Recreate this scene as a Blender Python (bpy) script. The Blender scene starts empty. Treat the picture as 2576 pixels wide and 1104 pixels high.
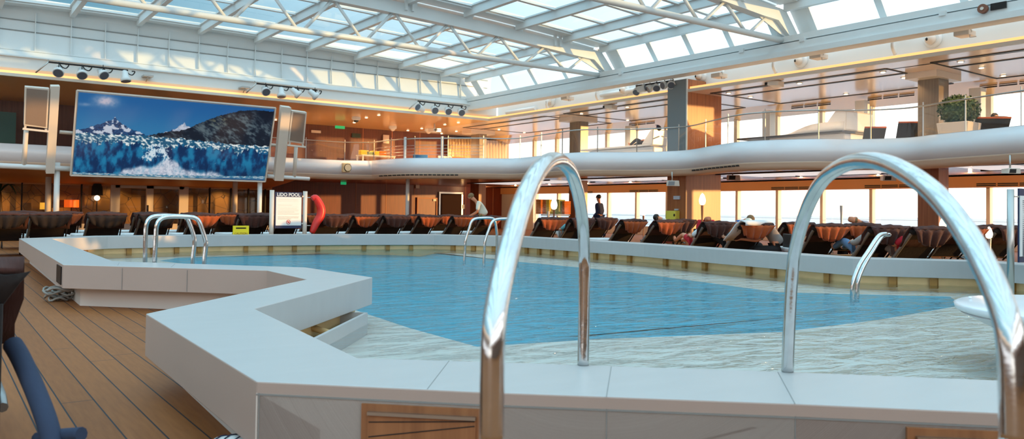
import bpy, math, random
from mathutils import Vector, noise
random.seed(7)
SC = bpy.context.scene
COL = SC.collection
PI = math.pi
# ------------------------------------------------------------------ camera geometry (metres, Y = towards the screen, X = towards the sea windows)
F_PX, CX, CY = 1992.0, 1288.0, 483.0
EYE = Vector((0.0, 0.0, 1.15))
yaw, pit, rol = math.radians(36.4), math.atan(45/1992.0), math.radians(0.75)
F0 = Vector((math.sin(yaw), math.cos(yaw), 0)); R0 = Vector((math.cos(yaw), -math.sin(yaw), 0)); U0 = Vector((0, 0, 1))
FW = F0*math.cos(pit)+U0*math.sin(pit); U1 = U0*math.cos(pit)-F0*math.sin(pit)
UP = U1*math.cos(rol)-R0*math.sin(rol); RT = R0*math.cos(rol)+U1*math.sin(rol)
def ray(px, py): return FW+RT*((px-CX)/F_PX)+UP*((CY-py)/F_PX)
def onp(px, py, p0, n):
    d = ray(px, py); return EYE+d*((Vector(p0)-EYE).dot(Vector(n))/d.dot(Vector(n)))
def atz(px, py, z): return onp(px, py, (0, 0, z), (0, 0, 1))
def aty(px, py, y): return onp(px, py, (0, y, 0), (0, 1, 0))
def atx(px, py, x): return onp(px, py, (x, 0, 0), (1, 0, 0))
cd = bpy.data.cameras.new('camera'); cam = bpy.data.objects.new('camera', cd); COL.objects.link(cam); SC.camera = cam
from mathutils import Matrix
M = Matrix((RT, UP, -FW)).transposed().to_4x4(); M.translation = EYE; cam.matrix_world = M
cd.sensor_width = 36; cd.lens = 36*F_PX/2576; cd.shift_y = -(552-CY)/2576; cd.clip_start = .05; cd.clip_end = 6000
cd.dof.use_dof = True; cd.dof.focus_distance = 8.0; cd.dof.aperture_fstop = 3.6
SC.view_settings.view_transform = 'Standard'; SC.view_settings.look = 'None'; SC.view_settings.gamma = 1; SC.view_settings.exposure = 0.0
SC.cycles.max_bounces = 8; SC.cycles.diffuse_bounces = 4; SC.cycles.glossy_bounces = 4; SC.cycles.transparent_max_bounces = 24; SC.cycles.transmission_bounces = 4
SC.cycles.caustics_reflective = False; SC.cycles.caustics_refractive = False; SC.cycles.sample_clamp_indirect = 6; SC.cycles.use_denoising = True; SC.cycles.use_adaptive_sampling = True; SC.cycles.adaptive_threshold = .03

# ------------------------------------------------------------------ materials
def S(r, g, b):
    f = lambda c: (c/255/12.92) if c <= 10 else ((c/255+.055)/1.055)**2.4
    return (f(r), f(g), f(b), 1)
MATS = {}
def mat(name, col, rough=.5, metal=0.0, spec=.5, emit=None, es=0, noise_amt=0, nscale=8, stretch=(1, 1, 1), bump=0, alpha=1.0, coat=0.0, sheen=0.0):
    if name in MATS: return MATS[name]
    m = bpy.data.materials.new(name); m.use_nodes = True; nt = m.node_tree; N = nt.nodes; L = nt.links
    b = N['Principled BSDF']; b.inputs['Base Color'].default_value = col; b.inputs['Roughness'].default_value = rough
    b.inputs['Metallic'].default_value = metal; b.inputs['Specular IOR Level'].default_value = spec; b.inputs['Coat Weight'].default_value = coat
    if sheen: b.inputs['Sheen Weight'].default_value = sheen
    if emit: b.inputs['Emission Color'].default_value = emit; b.inputs['Emission Strength'].default_value = es
    if noise_amt or bump:
        tc = N.new('ShaderNodeTexCoord'); mp = N.new('ShaderNodeMapping'); mp.inputs['Scale'].default_value = stretch
        nz = N.new('ShaderNodeTexNoise'); nz.inputs['Scale'].default_value = nscale; nz.inputs['Detail'].default_value = 5
        L.new(tc.outputs['Object'], mp.inputs['Vector']); L.new(mp.outputs['Vector'], nz.inputs['Vector'])
        if noise_amt:
            mx = N.new('ShaderNodeMix'); mx.data_type = 'RGBA'
            mx.inputs[6].default_value = tuple(max(0, c*(1-noise_amt)) for c in col[:3])+(1,); mx.inputs[7].default_value = tuple(min(1, c*(1+noise_amt)) for c in col[:3])+(1,)
            L.new(nz.outputs['Fac'], mx.inputs[0]); L.new(mx.outputs[2], b.inputs['Base Color'])
        if bump:
            bp = N.new('ShaderNodeBump'); bp.inputs['Strength'].default_value = bump; bp.inputs['Distance'].default_value = .02
            L.new(nz.outputs['Fac'], bp.inputs['Height']); L.new(bp.outputs['Normal'], b.inputs['Normal'])
    MATS[name] = m; return m
def nmath(N, L, op, a, b=None):
    n = N.new('ShaderNodeMath'); n.operation = op
    for i, v in ((0, a), (1, b)):
        if v is None: continue
        if isinstance(v, (int, float)): n.inputs[i].default_value = v
        else: L.new(v, n.inputs[i])
    return n.outputs[0]
def glassy(name, tint, refl=.5, rough=.02, tint_a=1.0):
    if name in MATS: return MATS[name]
    m = bpy.data.materials.new(name); m.use_nodes = True; nt = m.node_tree; N = nt.nodes; L = nt.links; N.remove(N['Principled BSDF'])
    tr = N.new('ShaderNodeBsdfTransparent'); tr.inputs[0].default_value = tint
    gl = N.new('ShaderNodeBsdfGlossy'); gl.inputs['Roughness'].default_value = rough; gl.inputs[0].default_value = (refl, refl, refl, 1)
    lw = N.new('ShaderNodeLayerWeight'); lw.inputs[0].default_value = .5; mx = N.new('ShaderNodeMixShader')
    sch = nmath(N, L, 'ADD', nmath(N, L, 'MULTIPLY', nmath(N, L, 'POWER', lw.outputs['Facing'], 4.0), .55), .05)
    L.new(sch, mx.inputs[0]); L.new(tr.outputs[0], mx.inputs[1]); L.new(gl.outputs[0], mx.inputs[2]); L.new(mx.outputs[0], N['Material Output'].inputs[0])
    MATS[name] = m; return m
white = mat('white_paint', S(222, 226, 226), .4, noise_amt=.03, nscale=2)
white2 = mat('white_gloss_panel', S(240, 241, 245), .22, spec=.6)
offw = mat('warm_white_paint', S(220, 210, 198), .45)
stone = mat('coping_stone', S(186, 184, 183), .38, noise_amt=.05, nscale=3, stretch=(1, 4, 1))
stonef = mat('coping_face_stone', S(222, 212, 204), .45, noise_amt=.04, nscale=2)
shaded_stone = mat('coping_stone_shaded', S(182, 162, 152), .45, noise_amt=.04, nscale=2)  # same stone for outer faces, shade and warm teak bounce put into its colour
grout = mat('joint_grey', S(140, 140, 138), .8)
dark = mat('black_gap', S(22, 20, 20), .6)
darkm = mat('dark_metal', S(45, 42, 42), .4, metal=.6)
chrome = mat('polished_steel', S(214, 214, 214), .13, metal=1, noise_amt=.22, nscale=14, bump=.07)
steel = mat('brushed_steel', S(190, 188, 184), .3, metal=1)
alu = mat('grey_tube', S(150, 152, 152), .35, metal=.7)
brown = mat('brown_fabric', S(26, 16, 14), .85, noise_amt=.2, nscale=30, bump=.2)
cover = mat('terracotta_towel', S(160, 74, 24), .9, noise_amt=.2, nscale=25, bump=.3, sheen=.2)
shade_cover = mat('shaded_towel', S(70, 32, 20), .9, noise_amt=.2, nscale=25, bump=.3, sheen=.2)  # darker copy of the towel for loungers in shade
topm = mat('brown_striped_towel', S(66, 36, 30), .9, noise_amt=.3, nscale=18, stretch=(6, 1, 1), bump=.3)
pad = mat('pale_cushion', S(216, 216, 216), .8)
sling = mat('ochre_sling', S(176, 110, 30), .7, noise_amt=.1, nscale=40)
ceil_m = mat('satin_ceiling', S(226, 176, 118), .18, spec=.7, noise_amt=.03, nscale=1.5)
ceil_l = mat('brown_ceiling', S(186, 128, 92), .25, spec=.6)
ceil_p = mat('pale_satin_ceiling', S(222, 196, 174), .2, spec=.7)
valm = mat('peach_valance', S(232, 166, 108), .5)
cream = mat('cream_soffit', S(240, 224, 204), .35)
gold = mat('gutter_gold', S(238, 204, 150), .4, metal=.2, noise_amt=.12, nscale=5)
poolw = mat('pale_pool_tile', S(220, 210, 198), .5, noise_amt=.05, nscale=6)
poolb = mat('turquoise_pool_lining', S(4, 160, 186), .5, noise_amt=.12, nscale=1.3)
pane = glassy('window_glass', (.97, .98, .98, 1), .8)
rpane = glassy('roof_glass', (.66, .82, .88, 1), .6)
rail_g = glassy('railing_glass', (.93, .96, .96, 1), .9)
panel_l = mat('emissive_ceiling_panel', S(235, 235, 235), emit=S(235, 232, 230), es=.75)  # pale ceiling panels with emission set in the material
led = mat('cove_led', S(255, 200, 130), emit=S(255, 190, 118), es=1.1)
lampw = mat('lamp_globe', S(255, 250, 240), emit=S(255, 240, 210), es=2.2)
dl = mat('downlight', S(255, 240, 220), emit=S(255, 225, 180), es=5)
yellow = mat('yellow_plastic', S(236, 212, 30), .4)
yellow_t = mat('yellow_towel', S(232, 205, 70), .9, bump=.3)
orange_t = mat('orange_towel', S(214, 120, 50), .9, bump=.3)
green_t = mat('sage_towel', S(170, 184, 120), .9, bump=.3)
navy = mat('navy_print', S(28, 40, 78), .5)
navyf = mat('navy_fabric', S(40, 48, 80), .9, bump=.2)
signw = mat('sign_white', S(225, 228, 228), .35)
ink = mat('ink_grey', S(120, 118, 125), .7)
red = mat('red_plastic', S(205, 40, 32), .35)
redf = mat('red_fabric', S(190, 30, 45), .85)
skin = mat('skin', S(214, 150, 118), .55)
skin2 = mat('tan_skin', S(200, 128, 92), .55)  # second, deeper skin tone
ivory = mat('ivory_shirt', S(226, 222, 205), .85)
lav = mat('lavender_shirt', S(190, 172, 178), .85)
greyf = mat('grey_shirt', S(150, 142, 138), .85)
bluef = mat('blue_shirt', S(30, 100, 170), .85)
tealf = mat('teal_cloth', S(110, 170, 175), .85)
blackf = mat('black_cloth', S(26, 24, 26), .85)
jean = mat('denim', S(92, 128, 165), .9, noise_amt=.15, nscale=20)
hair_w = mat('white_hair', S(225, 215, 195), .8)
hair_b = mat('black_hair', S(24, 18, 18), .5)
hair_g = mat('fair_hair', S(124, 96, 62), .7)
olive = mat('olive_trousers', S(120, 110, 60), .9)
leaf = mat('boxwood_leaf', S(52, 78, 48), .7, noise_amt=.3, nscale=40)
potm = mat('grey_planter', S(196, 190, 186), .6)
curt = mat('cream_curtain', S(238, 214, 170), .8)
tealp = mat('teal_panel', S(30, 84, 84), .3)
exitg = mat('exit_green', S(30, 150, 90), emit=S(30, 160, 100), es=.8)
meshm = mat('speaker_mesh', S(150, 132, 120), .45, metal=.3, noise_amt=.05, nscale=60)
bluetow = mat('blue_striped_towel', S(46, 58, 82), .9, bump=.4)
seam_d = mat('wood_seam', S(176, 112, 76), .5)

def teak():
    m = bpy.data.materials.new('teak_planks'); m.use_nodes = True; N = m.node_tree.nodes; L = m.node_tree.links; b = N['Principled BSDF']
    tc = N.new('ShaderNodeTexCoord'); sp = N.new('ShaderNodeSeparateXYZ'); L.new(tc.outputs['Object'], sp.inputs[0])
    fx = nmath(N, L, 'FRACT', nmath(N, L, 'DIVIDE', nmath(N, L, 'ADD', sp.outputs[0], .04), .17)); seam = nmath(N, L, 'LESS_THAN', fx, .05)
    idx = nmath(N, L, 'FLOOR', nmath(N, L, 'DIVIDE', nmath(N, L, 'ADD', sp.outputs[0], .04), .17))
    wn = N.new('ShaderNodeTexWhiteNoise'); wn.noise_dimensions = '1D'; L.new(idx, wn.inputs['W'])
    fy = nmath(N, L, 'FRACT', nmath(N, L, 'ADD', nmath(N, L, 'DIVIDE', sp.outputs[1], 5.3), nmath(N, L, 'MULTIPLY', wn.outputs[0], 3.0)))
    seam2 = nmath(N, L, 'LESS_THAN', fy, .0016)
    sm = nmath(N, L, 'MAXIMUM', seam, seam2)
    mp = N.new('ShaderNodeMapping'); mp.inputs['Scale'].default_value = (14, 1.2, 1); L.new(tc.outputs['Object'], mp.inputs[0])
    nz = N.new('ShaderNodeTexNoise'); nz.inputs['Scale'].default_value = 3; nz.inputs['Detail'].default_value = 6; L.new(mp.outputs[0], nz.inputs['Vector'])
    cr = N.new('ShaderNodeValToRGB'); cr.color_ramp.elements[0].color = S(116, 68, 34); cr.color_ramp.elements[1].color = S(168, 106, 58); L.new(nmath(N, L, 'ADD', nmath(N, L, 'MULTIPLY', nz.outputs[0], .7), nmath(N, L, 'MULTIPLY', wn.outputs[0], .25)), cr.inputs[0])
    mx = N.new('ShaderNodeMix'); mx.data_type = 'RGBA'; L.new(sm, mx.inputs[0]); L.new(cr.outputs[0], mx.inputs[6]); mx.inputs[7].default_value = S(38, 42, 48)
    L.new(mx.outputs[2], b.inputs['Base Color']); b.inputs['Roughness'].default_value = .6; b.inputs['Specular IOR Level'].default_value = .25
    return m
teakm = teak()
def woodv(name, c1, c2, rough=.3, period=1.0):
    m = bpy.data.materials.new(name); m.use_nodes = True; N = m.node_tree.nodes; L = m.node_tree.links; b = N['Principled BSDF']
    tc = N.new('ShaderNodeTexCoord'); mp = N.new('ShaderNodeMapping'); mp.inputs['Scale'].default_value = (9, 9, .35); L.new(tc.outputs['Object'], mp.inputs[0])
    nz = N.new('ShaderNodeTexNoise'); nz.inputs['Scale'].default_value = 2.2; nz.inputs['Detail'].default_value = 6; L.new(mp.outputs[0], nz.inputs['Vector'])
    cr = N.new('ShaderNodeValToRGB'); cr.color_ramp.elements[0].color = c1; cr.color_ramp.elements[1].color = c2; cr.color_ramp.elements[0].position = .3; cr.color_ramp.elements[1].position = .7
    L.new(nz.outputs[0], cr.inputs[0]); L.new(cr.outputs[0], b.inputs['Base Color']); b.inputs['Roughness'].default_value = rough
    return m
wood = woodv('red_wood_veneer', S(100, 36, 20), S(130, 52, 28), .35)
woodp = woodv('pillar_veneer', S(146, 88, 52), S(176, 110, 66), .35)
woodg = woodv('grey_pillar_veneer', S(112, 104, 94), S(134, 122, 108), .22)
woodu = woodv('dark_upper_veneer', S(78, 44, 36), S(100, 58, 46), .35)
woodt = woodv('hatch_teak', S(134, 84, 52), S(168, 112, 72), .5)
def lattice():
    m = bpy.data.materials.new('gold_lattice_screen'); m.use_nodes = True; N = m.node_tree.nodes; L = m.node_tree.links; b = N['Principled BSDF']
    tc = N.new('ShaderNodeTexCoord'); vo = N.new('ShaderNodeTexVoronoi'); vo.feature = 'DISTANCE_TO_EDGE'; vo.inputs['Scale'].default_value = 1.9; L.new(tc.outputs['Object'], vo.inputs['Vector'])
    lt = nmath(N, L, 'LESS_THAN', vo.outputs['Distance'], .014)
    mx = N.new('ShaderNodeMix'); mx.data_type = 'RGBA'; L.new(lt, mx.inputs[0]); mx.inputs[6].default_value = S(140, 100, 42); mx.inputs[7].default_value = S(50, 32, 16)
    L.new(mx.outputs[2], b.inputs['Base Color']); b.inputs['Roughness'].default_value = .4
    return m
latt = lattice()
def water():
    m = bpy.data.materials.new('pool_water'); m.use_nodes = True; N = m.node_tree.nodes; L = m.node_tree.links; N.remove(N['Principled BSDF'])
    tc = N.new('ShaderNodeTexCoord'); mp = N.new('ShaderNodeMapping'); mp.inputs['Rotation'].default_value = (0, 0, yaw); mp.inputs['Scale'].default_value = (1.1, 2.6, 1); L.new(tc.outputs['Object'], mp.inputs[0])
    n1 = N.new('ShaderNodeTexNoise'); n1.inputs['Scale'].default_value = 1.5; n1.inputs['Detail'].default_value = 1.6; n1.inputs['Distortion'].default_value = .8
    n2 = N.new('ShaderNodeTexNoise'); n2.inputs['Scale'].default_value = 6; n2.inputs['Detail'].default_value = 2; n2.inputs['Distortion'].default_value = .6
    for n in (n1, n2): L.new(mp.outputs[0], n.inputs['Vector'])
    h = nmath(N, L, 'ADD', nmath(N, L, 'MULTIPLY', n1.outputs[0], 1.0), nmath(N, L, 'MULTIPLY', n2.outputs[0], .22))
    bp = N.new('ShaderNodeBump'); bp.inputs['Strength'].default_value = 1; bp.inputs['Distance'].default_value = .11; L.new(h, bp.inputs['Height'])
    tr = N.new('ShaderNodeBsdfTransparent'); tr.inputs[0].default_value = (.93, .97, .985, 1)
    gl = N.new('ShaderNodeBsdfGlossy'); gl.inputs['Roughness'].default_value = .04; gl.inputs[0].default_value = (1, 1, 1, 1); L.new(bp.outputs[0], gl.inputs['Normal'])
    fr = N.new('ShaderNodeFresnel'); fr.inputs[0].default_value = 1.33; L.new(bp.outputs[0], fr.inputs['Normal'])
    mx = N.new('ShaderNodeMixShader'); L.new(nmath(N, L, 'MINIMUM', nmath(N, L, 'MULTIPLY', fr.outputs[0], .66), .6), mx.inputs[0]); L.new(tr.outputs[0], mx.inputs[1]); L.new(gl.outputs[0], mx.inputs[2]); L.new(mx.outputs[0], N['Material Output'].inputs[0])
    return m
waterm = water()

# ------------------------------------------------------------------ mesh builder
class MB:
    def __init__(s): s.v = []; s.f = []; s.sm = []
    def add(s, vs, fs, smooth=False):
        n = len(s.v); s.v += [Vector(v) for v in vs]; s.f += [tuple(i+n for i in f) for f in fs]; s.sm += [smooth]*len(fs); return s
    def box(s, a, b):
        x0, y0, z0 = a; x1, y1, z1 = b
        return s.hexa([(x0, y0, z0), (x1, y0, z0), (x1, y1, z0), (x0, y1, z0), (x0, y0, z1), (x1, y0, z1), (x1, y1, z1), (x0, y1, z1)])
    def hexa(s, p): return s.add(p, [(3, 2, 1, 0), (4, 5, 6, 7), (0, 1, 5, 4), (1, 2, 6, 5), (2, 3, 7, 6), (3, 0, 4, 7)])
    def bar(s, a, b, w, h, up=(0, 0, 1)):
        a = Vector(a); b = Vector(b); d = (b-a).normalized(); u = Vector(up)
        if abs(d.dot(u)) > .99: u = Vector((0, 1, 0))
        r = d.cross(u).normalized(); t = r.cross(d).normalized(); p = []
        for q in (a, b): p.append([q-r*w/2-t*h/2, q+r*w/2-t*h/2, q+r*w/2+t*h/2, q-r*w/2+t*h/2])
        return s.add(p[0]+p[1], [(0, 1, 2, 3), (7, 6, 5, 4), (0, 4, 5, 1), (1, 5, 6, 2), (2, 6, 7, 3), (3, 7, 4, 0)])
    def tube(s, pts, r, n=10, closed=False):
        pts = [Vector(p) for p in pts]; rs = r if isinstance(r, (list, tuple)) else [r]*len(pts); vs = []; fs = []; prev = None
        for i, p in enumerate(pts):
            d = (pts[min(i+1, len(pts)-1)]-pts[max(i-1, 0)]).normalized()
            if prev is None:
                u = Vector((0, 0, 1)) if abs(d.z) < .9 else Vector((1, 0, 0)); a = d.cross(u).normalized()
            else: a = (prev-d*prev.dot(d)).normalized()
            prev = a; c = d.cross(a)
            for k in range(n): t = 2*PI*k/n; vs.append(p+(a*math.cos(t)+c*math.sin(t))*rs[i])
        for i in range(len(pts)-1):
            for k in range(n): fs.append((i*n+k, i*n+(k+1) % n, (i+1)*n+(k+1) % n, (i+1)*n+k))
        s.add(vs, fs, True); m = len(s.v)-len(vs)
        s.f += [tuple(m+k for k in range(n))[::-1], tuple(m+(len(pts)-1)*n+k for k in range(n))]; s.sm += [False, False]; return s
    def lathe(s, prof, c=(0, 0, 0), n=20, sx=1, sy=1):
        c = Vector(c); vs = []; fs = []
        for r, z in prof:
            for k in range(n): t = 2*PI*k/n; vs.append(c+Vector((r*math.cos(t)*sx, r*math.sin(t)*sy, z)))
        for i in range(len(prof)-1):
            for k in range(n): fs.append((i*n+k, i*n+(k+1) % n, (i+1)*n+(k+1) % n, (i+1)*n+k))
        return s.add(vs, fs, True)
    def prism(s, poly, z0, z1):
        n = len(poly); vs = [(p[0], p[1], z0) for p in poly]+[(p[0], p[1], z1) for p in poly]
        return s.add(vs, [tuple(range(n))[::-1], tuple(range(n, 2*n))]+[(i, (i+1) % n, n+(i+1) % n, n+i) for i in range(n)])
    def ell(s, c, r, n=12, m=8):
        c = Vector(c); prof = [(max(1e-4, math.sin(PI*i/m)), -math.cos(PI*i/m)) for i in range(m+1)]; vs = []; fs = []
        for a, z in prof:
            for k in range(n): t = 2*PI*k/n; vs.append(c+Vector((a*math.cos(t)*r[0], a*math.sin(t)*r[1], z*r[2])))
        for i in range(m):
            for k in range(n): fs.append((i*n+k, i*n+(k+1) % n, (i+1)*n+(k+1) % n, (i+1)*n+k))
        return s.add(vs, fs, True)
    def grid(s, rows, smooth=True):
        n = len(rows[0]); vs = [p for r in rows for p in r]
        return s.add(vs, [(i*n+j, i*n+j+1, (i+1)*n+j+1, (i+1)*n+j) for i in range(len(rows)-1) for j in range(n-1)], smooth)
ORG = {}
def build(name, mb, m, parent=None, local=False, bevel=0, solid=0):
    me = bpy.data.meshes.new(name); o0 = Vector((0, 0, 0)) if (parent is None or local) else ORG[parent.name]
    me.from_pydata([tuple(v-o0) for v in mb.v], [], mb.f); me.polygons.foreach_set('use_smooth', mb.sm); me.materials.append(m); me.update()
    o = bpy.data.objects.new(name, me); COL.objects.link(o); o.parent = parent; ORG[o.name] = Vector((0, 0, 0)) if parent is None else ORG[parent.name]
    if bevel: md = o.modifiers.new('bevel', 'BEVEL'); md.width = bevel; md.segments = 2; md.limit_method = 'ANGLE'
    if solid: md = o.modifiers.new('solid', 'SOLIDIFY'); md.thickness = solid
    return o
def tag(o, label=None, cat=None, group=None, kind=None):
    for k, v in (('label', label), ('category', cat), ('group', group), ('kind', kind)):
        if v: o[k] = v
    return o
def thing(name, label, cat, loc=(0, 0, 0), rz=0, group=None):
    o = bpy.data.objects.new(name, None); COL.objects.link(o); o.location = loc; o.rotation_euler = (0, 0, rz); o.empty_display_size = .1; ORG[o.name] = Vector(loc); return tag(o, label, cat, group)
def struct(name, mb, m, **k): return tag(build(name, mb, m, **k), kind='structure')
def single(name, mb, m, label, cat, group=None, **k):
    c = sum(mb.v, Vector())/len(mb.v); lo = min(v.z for v in mb.v); c.z = lo
    for v in mb.v: v -= c
    o = build(name, mb, m, **k); o.location = c; ORG[o.name] = c; return tag(o, label, cat, group)
def dup(root, loc, rz=None, label=None, group=None, scale=None):
    def cp(o, par):
        c = o.copy(); COL.objects.link(c); c.parent = par
        for ch in [x for x in KIDS.get(o.name, [])]: cp(ch, c)
        return c
    KIDS = {}
    for o in bpy.data.objects:
        if o.parent: KIDS.setdefault(o.parent.name, []).append(o)
    r = cp(root, None); r.location = loc; ORG[r.name] = Vector(loc)
    if rz is not None: r.rotation_euler = (0, 0, rz)
    if label: r['label'] = label
    if group: r['group'] = group
    return r
ORD = ['first', 'second', 'third', 'fourth', 'fifth', 'sixth', 'seventh', 'eighth', 'ninth', 'tenth', 'eleventh', 'twelfth', 'thirteenth', 'fourteenth', 'fifteenth', 'sixteenth', 'seventeenth', 'eighteenth', 'nineteenth', 'twentieth', 'twenty-first', 'twenty-second', 'twenty-third', 'twenty-fourth', 'twenty-fifth', 'twenty-sixth', 'twenty-seventh', 'twenty-eighth', 'twenty-ninth', 'thirtieth']
def smooth_path(pts, n=6):
    pts = [Vector(p) for p in pts]; out = []
    for i in range(len(pts)-1):
        p0 = pts[max(i-1, 0)]; p1 = pts[i]; p2 = pts[i+1]; p3 = pts[min(i+2, len(pts)-1)]
        for k in range(n):
            t = k/n; out.append(.5*((2*p1)+(p2-p0)*t+(2*p0-5*p1+4*p2-p3)*t*t+(3*p1-p0-3*p2+p3)*t**3))
    out.append(pts[-1]); return out
TRIM = [0]
def trim(mb, m, **k): TRIM[0] += 1; return struct('trim_%d' % TRIM[0], mb, m, **k)
WIN = [0]
def window(mb, m): WIN[0] += 1; return struct('window_%d' % WIN[0], mb, m)

# ------------------------------------------------------------------ sky, sun, sea
w = bpy.data.worlds.new('world'); SC.world = w; w.use_nodes = True; N = w.node_tree.nodes; L = w.node_tree.links; bg = N['Background']
tc = N.new('ShaderNodeTexCoord'); sp = N.new('ShaderNodeSeparateXYZ'); L.new(tc.outputs['Generated'], sp.inputs[0])
SAZ = Vector((.68, -.73))
az = nmath(N, L, 'ADD', nmath(N, L, 'MULTIPLY', sp.outputs[0], SAZ.x), nmath(N, L, 'MULTIPLY', sp.outputs[1], SAZ.y))
cr1 = N.new('ShaderNodeValToRGB'); e = cr1.color_ramp.elements; e[0].position = .0; e[0].color = (1.0, .93, .80, 1); e[1].position = .55; e[1].color = (.76, .90, .98, 1); x = e.new(.18); x.color = (.95, .98, 1.0, 1)
cr2 = N.new('ShaderNodeValToRGB'); e = cr2.color_ramp.elements; e[0].position = .0; e[0].color = (.62, .62, .63, 1); e[1].position = .6; e[1].color = (.62, .88, 1.0, 1); x = e.new(.2); x.color = (.09, .20, .26, 1); x = e.new(.36); x.color = (.15, .29, .36, 1)
zz = nmath(N, L, 'MAXIMUM', sp.outputs[2], 0)
L.new(zz, cr1.inputs[0]); L.new(zz, cr2.inputs[0])
mr = N.new('ShaderNodeMapRange'); mr.inputs['From Min'].default_value = -.62; mr.inputs['From Max'].default_value = .25; L.new(az, mr.inputs['Value'])
mx = N.new('ShaderNodeMix'); mx.data_type = 'RGBA'; L.new(mr.outputs[0], mx.inputs[0]); L.new(cr2.outputs[0], mx.inputs[6]); L.new(cr1.outputs[0], mx.inputs[7])
L.new(mx.outputs[2], bg.inputs[0]); bg.inputs[1].default_value = 2.55
sd = bpy.data.lights.new('sun', 'SUN'); sd.energy = 5.0; sd.color = (1, .52, .16); sd.angle = .012; so = bpy.data.objects.new('sun', sd); COL.objects.link(so)
sdir = Vector((-SAZ.x, -SAZ.y, -math.tan(math.radians(1.15)))); so.rotation_euler = sdir.to_track_quat('-Z', 'Y').to_euler()
seam = mat('sea', S(176, 178, 190), .5)
tag(build('sea_water', MB().add([(40, -900, -14), (5000, -5000, -14), (5000, 5000, -14), (40, 5000, -14), (-200, 5000, -14), (-200, 60, -14), (40, 60, -14)], [(0, 1, 2, 3), (3, 4, 5, 6)]), seam), label='calm pale sea stretching to the horizon outside the windows', cat='sea', kind='structure')
from mathutils.geometry import tessellate_polygon
def lerp(a, b, t): return a+(b-a)*t
def holed(outer, hole, z, flip=False):
    mb = MB(); pts = [Vector((p[0], p[1], z)) for p in outer]+[Vector((p[0], p[1], z)) for p in hole]
    tr = tessellate_polygon([[Vector((p[0], p[1], 0)) for p in outer], [Vector((p[0], p[1], 0)) for p in hole]]); mb.add(pts, [tuple(t) for t in tr]); return mb
# ------------------------------------------------------------------ pool surround
ZC, ZS, ZW = .477, .215, .10
PA = [((48, 599.5), (131, 600.5)), ((159, 666), (285, 657)), ((672, 680), (770, 672.5)), ((772, 702.5), (937, 697.5)), ((367, 789), (640, 776)), ((645, 959), (900, 900)), ((1200, 985), (1200, 909)), ((2000, 1015), (1958, 934)), ((2508, 1037.5), (2508, 956))]
OUT = [atz(o[0], o[1], ZC) for o, i in PA]; INN = [atz(i[0], i[1], ZC) for o, i in PA]
OUT += [Vector((3.6, .62, ZC)), Vector((9.6, .5, ZC)), Vector((12.6, 3.0, ZC))]; INN += [Vector((3.95, 1.2, ZC)), Vector((9.4, 1.15, ZC)), Vector((11.9, 3.3, ZC))]
FAR = [(2450, 657.5), (2146, 650), (2000, 640.5), (1816, 628), (1620, 614), (1450, 604), (1290, 594.5), (1092, 590.5), (860, 590), (560, 591), (271, 594.5)]
fi = [atz(x, y, ZC) for x, y in FAR]
for k, p in enumerate(fi):
    a = fi[max(k-1, 0)] if k else INN[-1]; b = fi[min(k+1, len(fi)-1)] if k < len(fi)-1 else INN[0]
    d = (b-a).normalized(); n = Vector((d.y, -d.x, 0)); n = n if n.dot(p-Vector((6.5, 10, ZC))) > 0 else -n
    OUT.append(p+n*.55); INN.append(p)
NP = len(OUT)
def ringmesh(ta, tb, z0, z1, mb=None):
    mb = mb or MB(); vs = []
    for o, i in zip(OUT, INN):
        a = lerp(o, i, ta); b = lerp(o, i, tb); vs += [(a.x, a.y, z0), (b.x, b.y, z0), (b.x, b.y, z1), (a.x, a.y, z1)]
    fs = []
    for k in range(NP):
        a = 4*k; b = 4*((k+1) % NP)
        for q in range(4): fs.append((a+q, a+(q+1) % 4, b+(q+1) % 4, b+q))
    return mb.add(vs, fs)
pc = thing('pool_coping', 'wide white stone coping slab zigzagging around the blue pool', 'pool coping', (OUT[5].x, OUT[5].y, 0))
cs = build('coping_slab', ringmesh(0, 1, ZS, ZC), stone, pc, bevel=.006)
cs.data.materials.append(shaded_stone)
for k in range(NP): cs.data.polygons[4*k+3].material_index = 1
build('plinth', ringmesh(.34, .66, 0, ZS), stonef, pc)
gm = MB(); 
for k in range(NP):
    a = lerp(OUT[k], INN[k], .72); b = lerp(OUT[(k+1) % NP], INN[(k+1) % NP], .72); gm.add([(a.x, a.y, -.3), (b.x, b.y, -.3), (b.x, b.y, ZS), (a.x, a.y, ZS)], [(0, 1, 2, 3)])
build('overflow_gutter', gm, gold, pc, solid=.01)
ribm = mat('gutter_rib', S(176, 128, 62), .5)
for k in range(NP):
    a = lerp(OUT[k], INN[k], .72); b = lerp(OUT[(k+1) % NP], INN[(k+1) % NP], .72); c = lerp(OUT[k], INN[k], .84); n = int((b-a).length/.62); dd = (lerp(OUT[k], INN[k], .86)-a)
    if 8 < k:
        for j in range(1, n+1):
            p = lerp(a, b, j/(n+1)); q = p+dd; t = (b-a).normalized()*.05; tag(build('gutter_rib', MB().hexa([(p.x-t.x, p.y-t.y, .05), (p.x+t.x, p.y+t.y, .05), (q.x+t.x, q.y+t.y, .05), (q.x-t.x, q.y-t.y, .05), (p.x-t.x, p.y-t.y, ZS), (p.x+t.x, p.y+t.y, ZS), (q.x+t.x, q.y+t.y, ZS), (q.x-t.x, q.y-t.y, ZS)]), ribm, pc), label='darker gold gutter rib')
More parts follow.
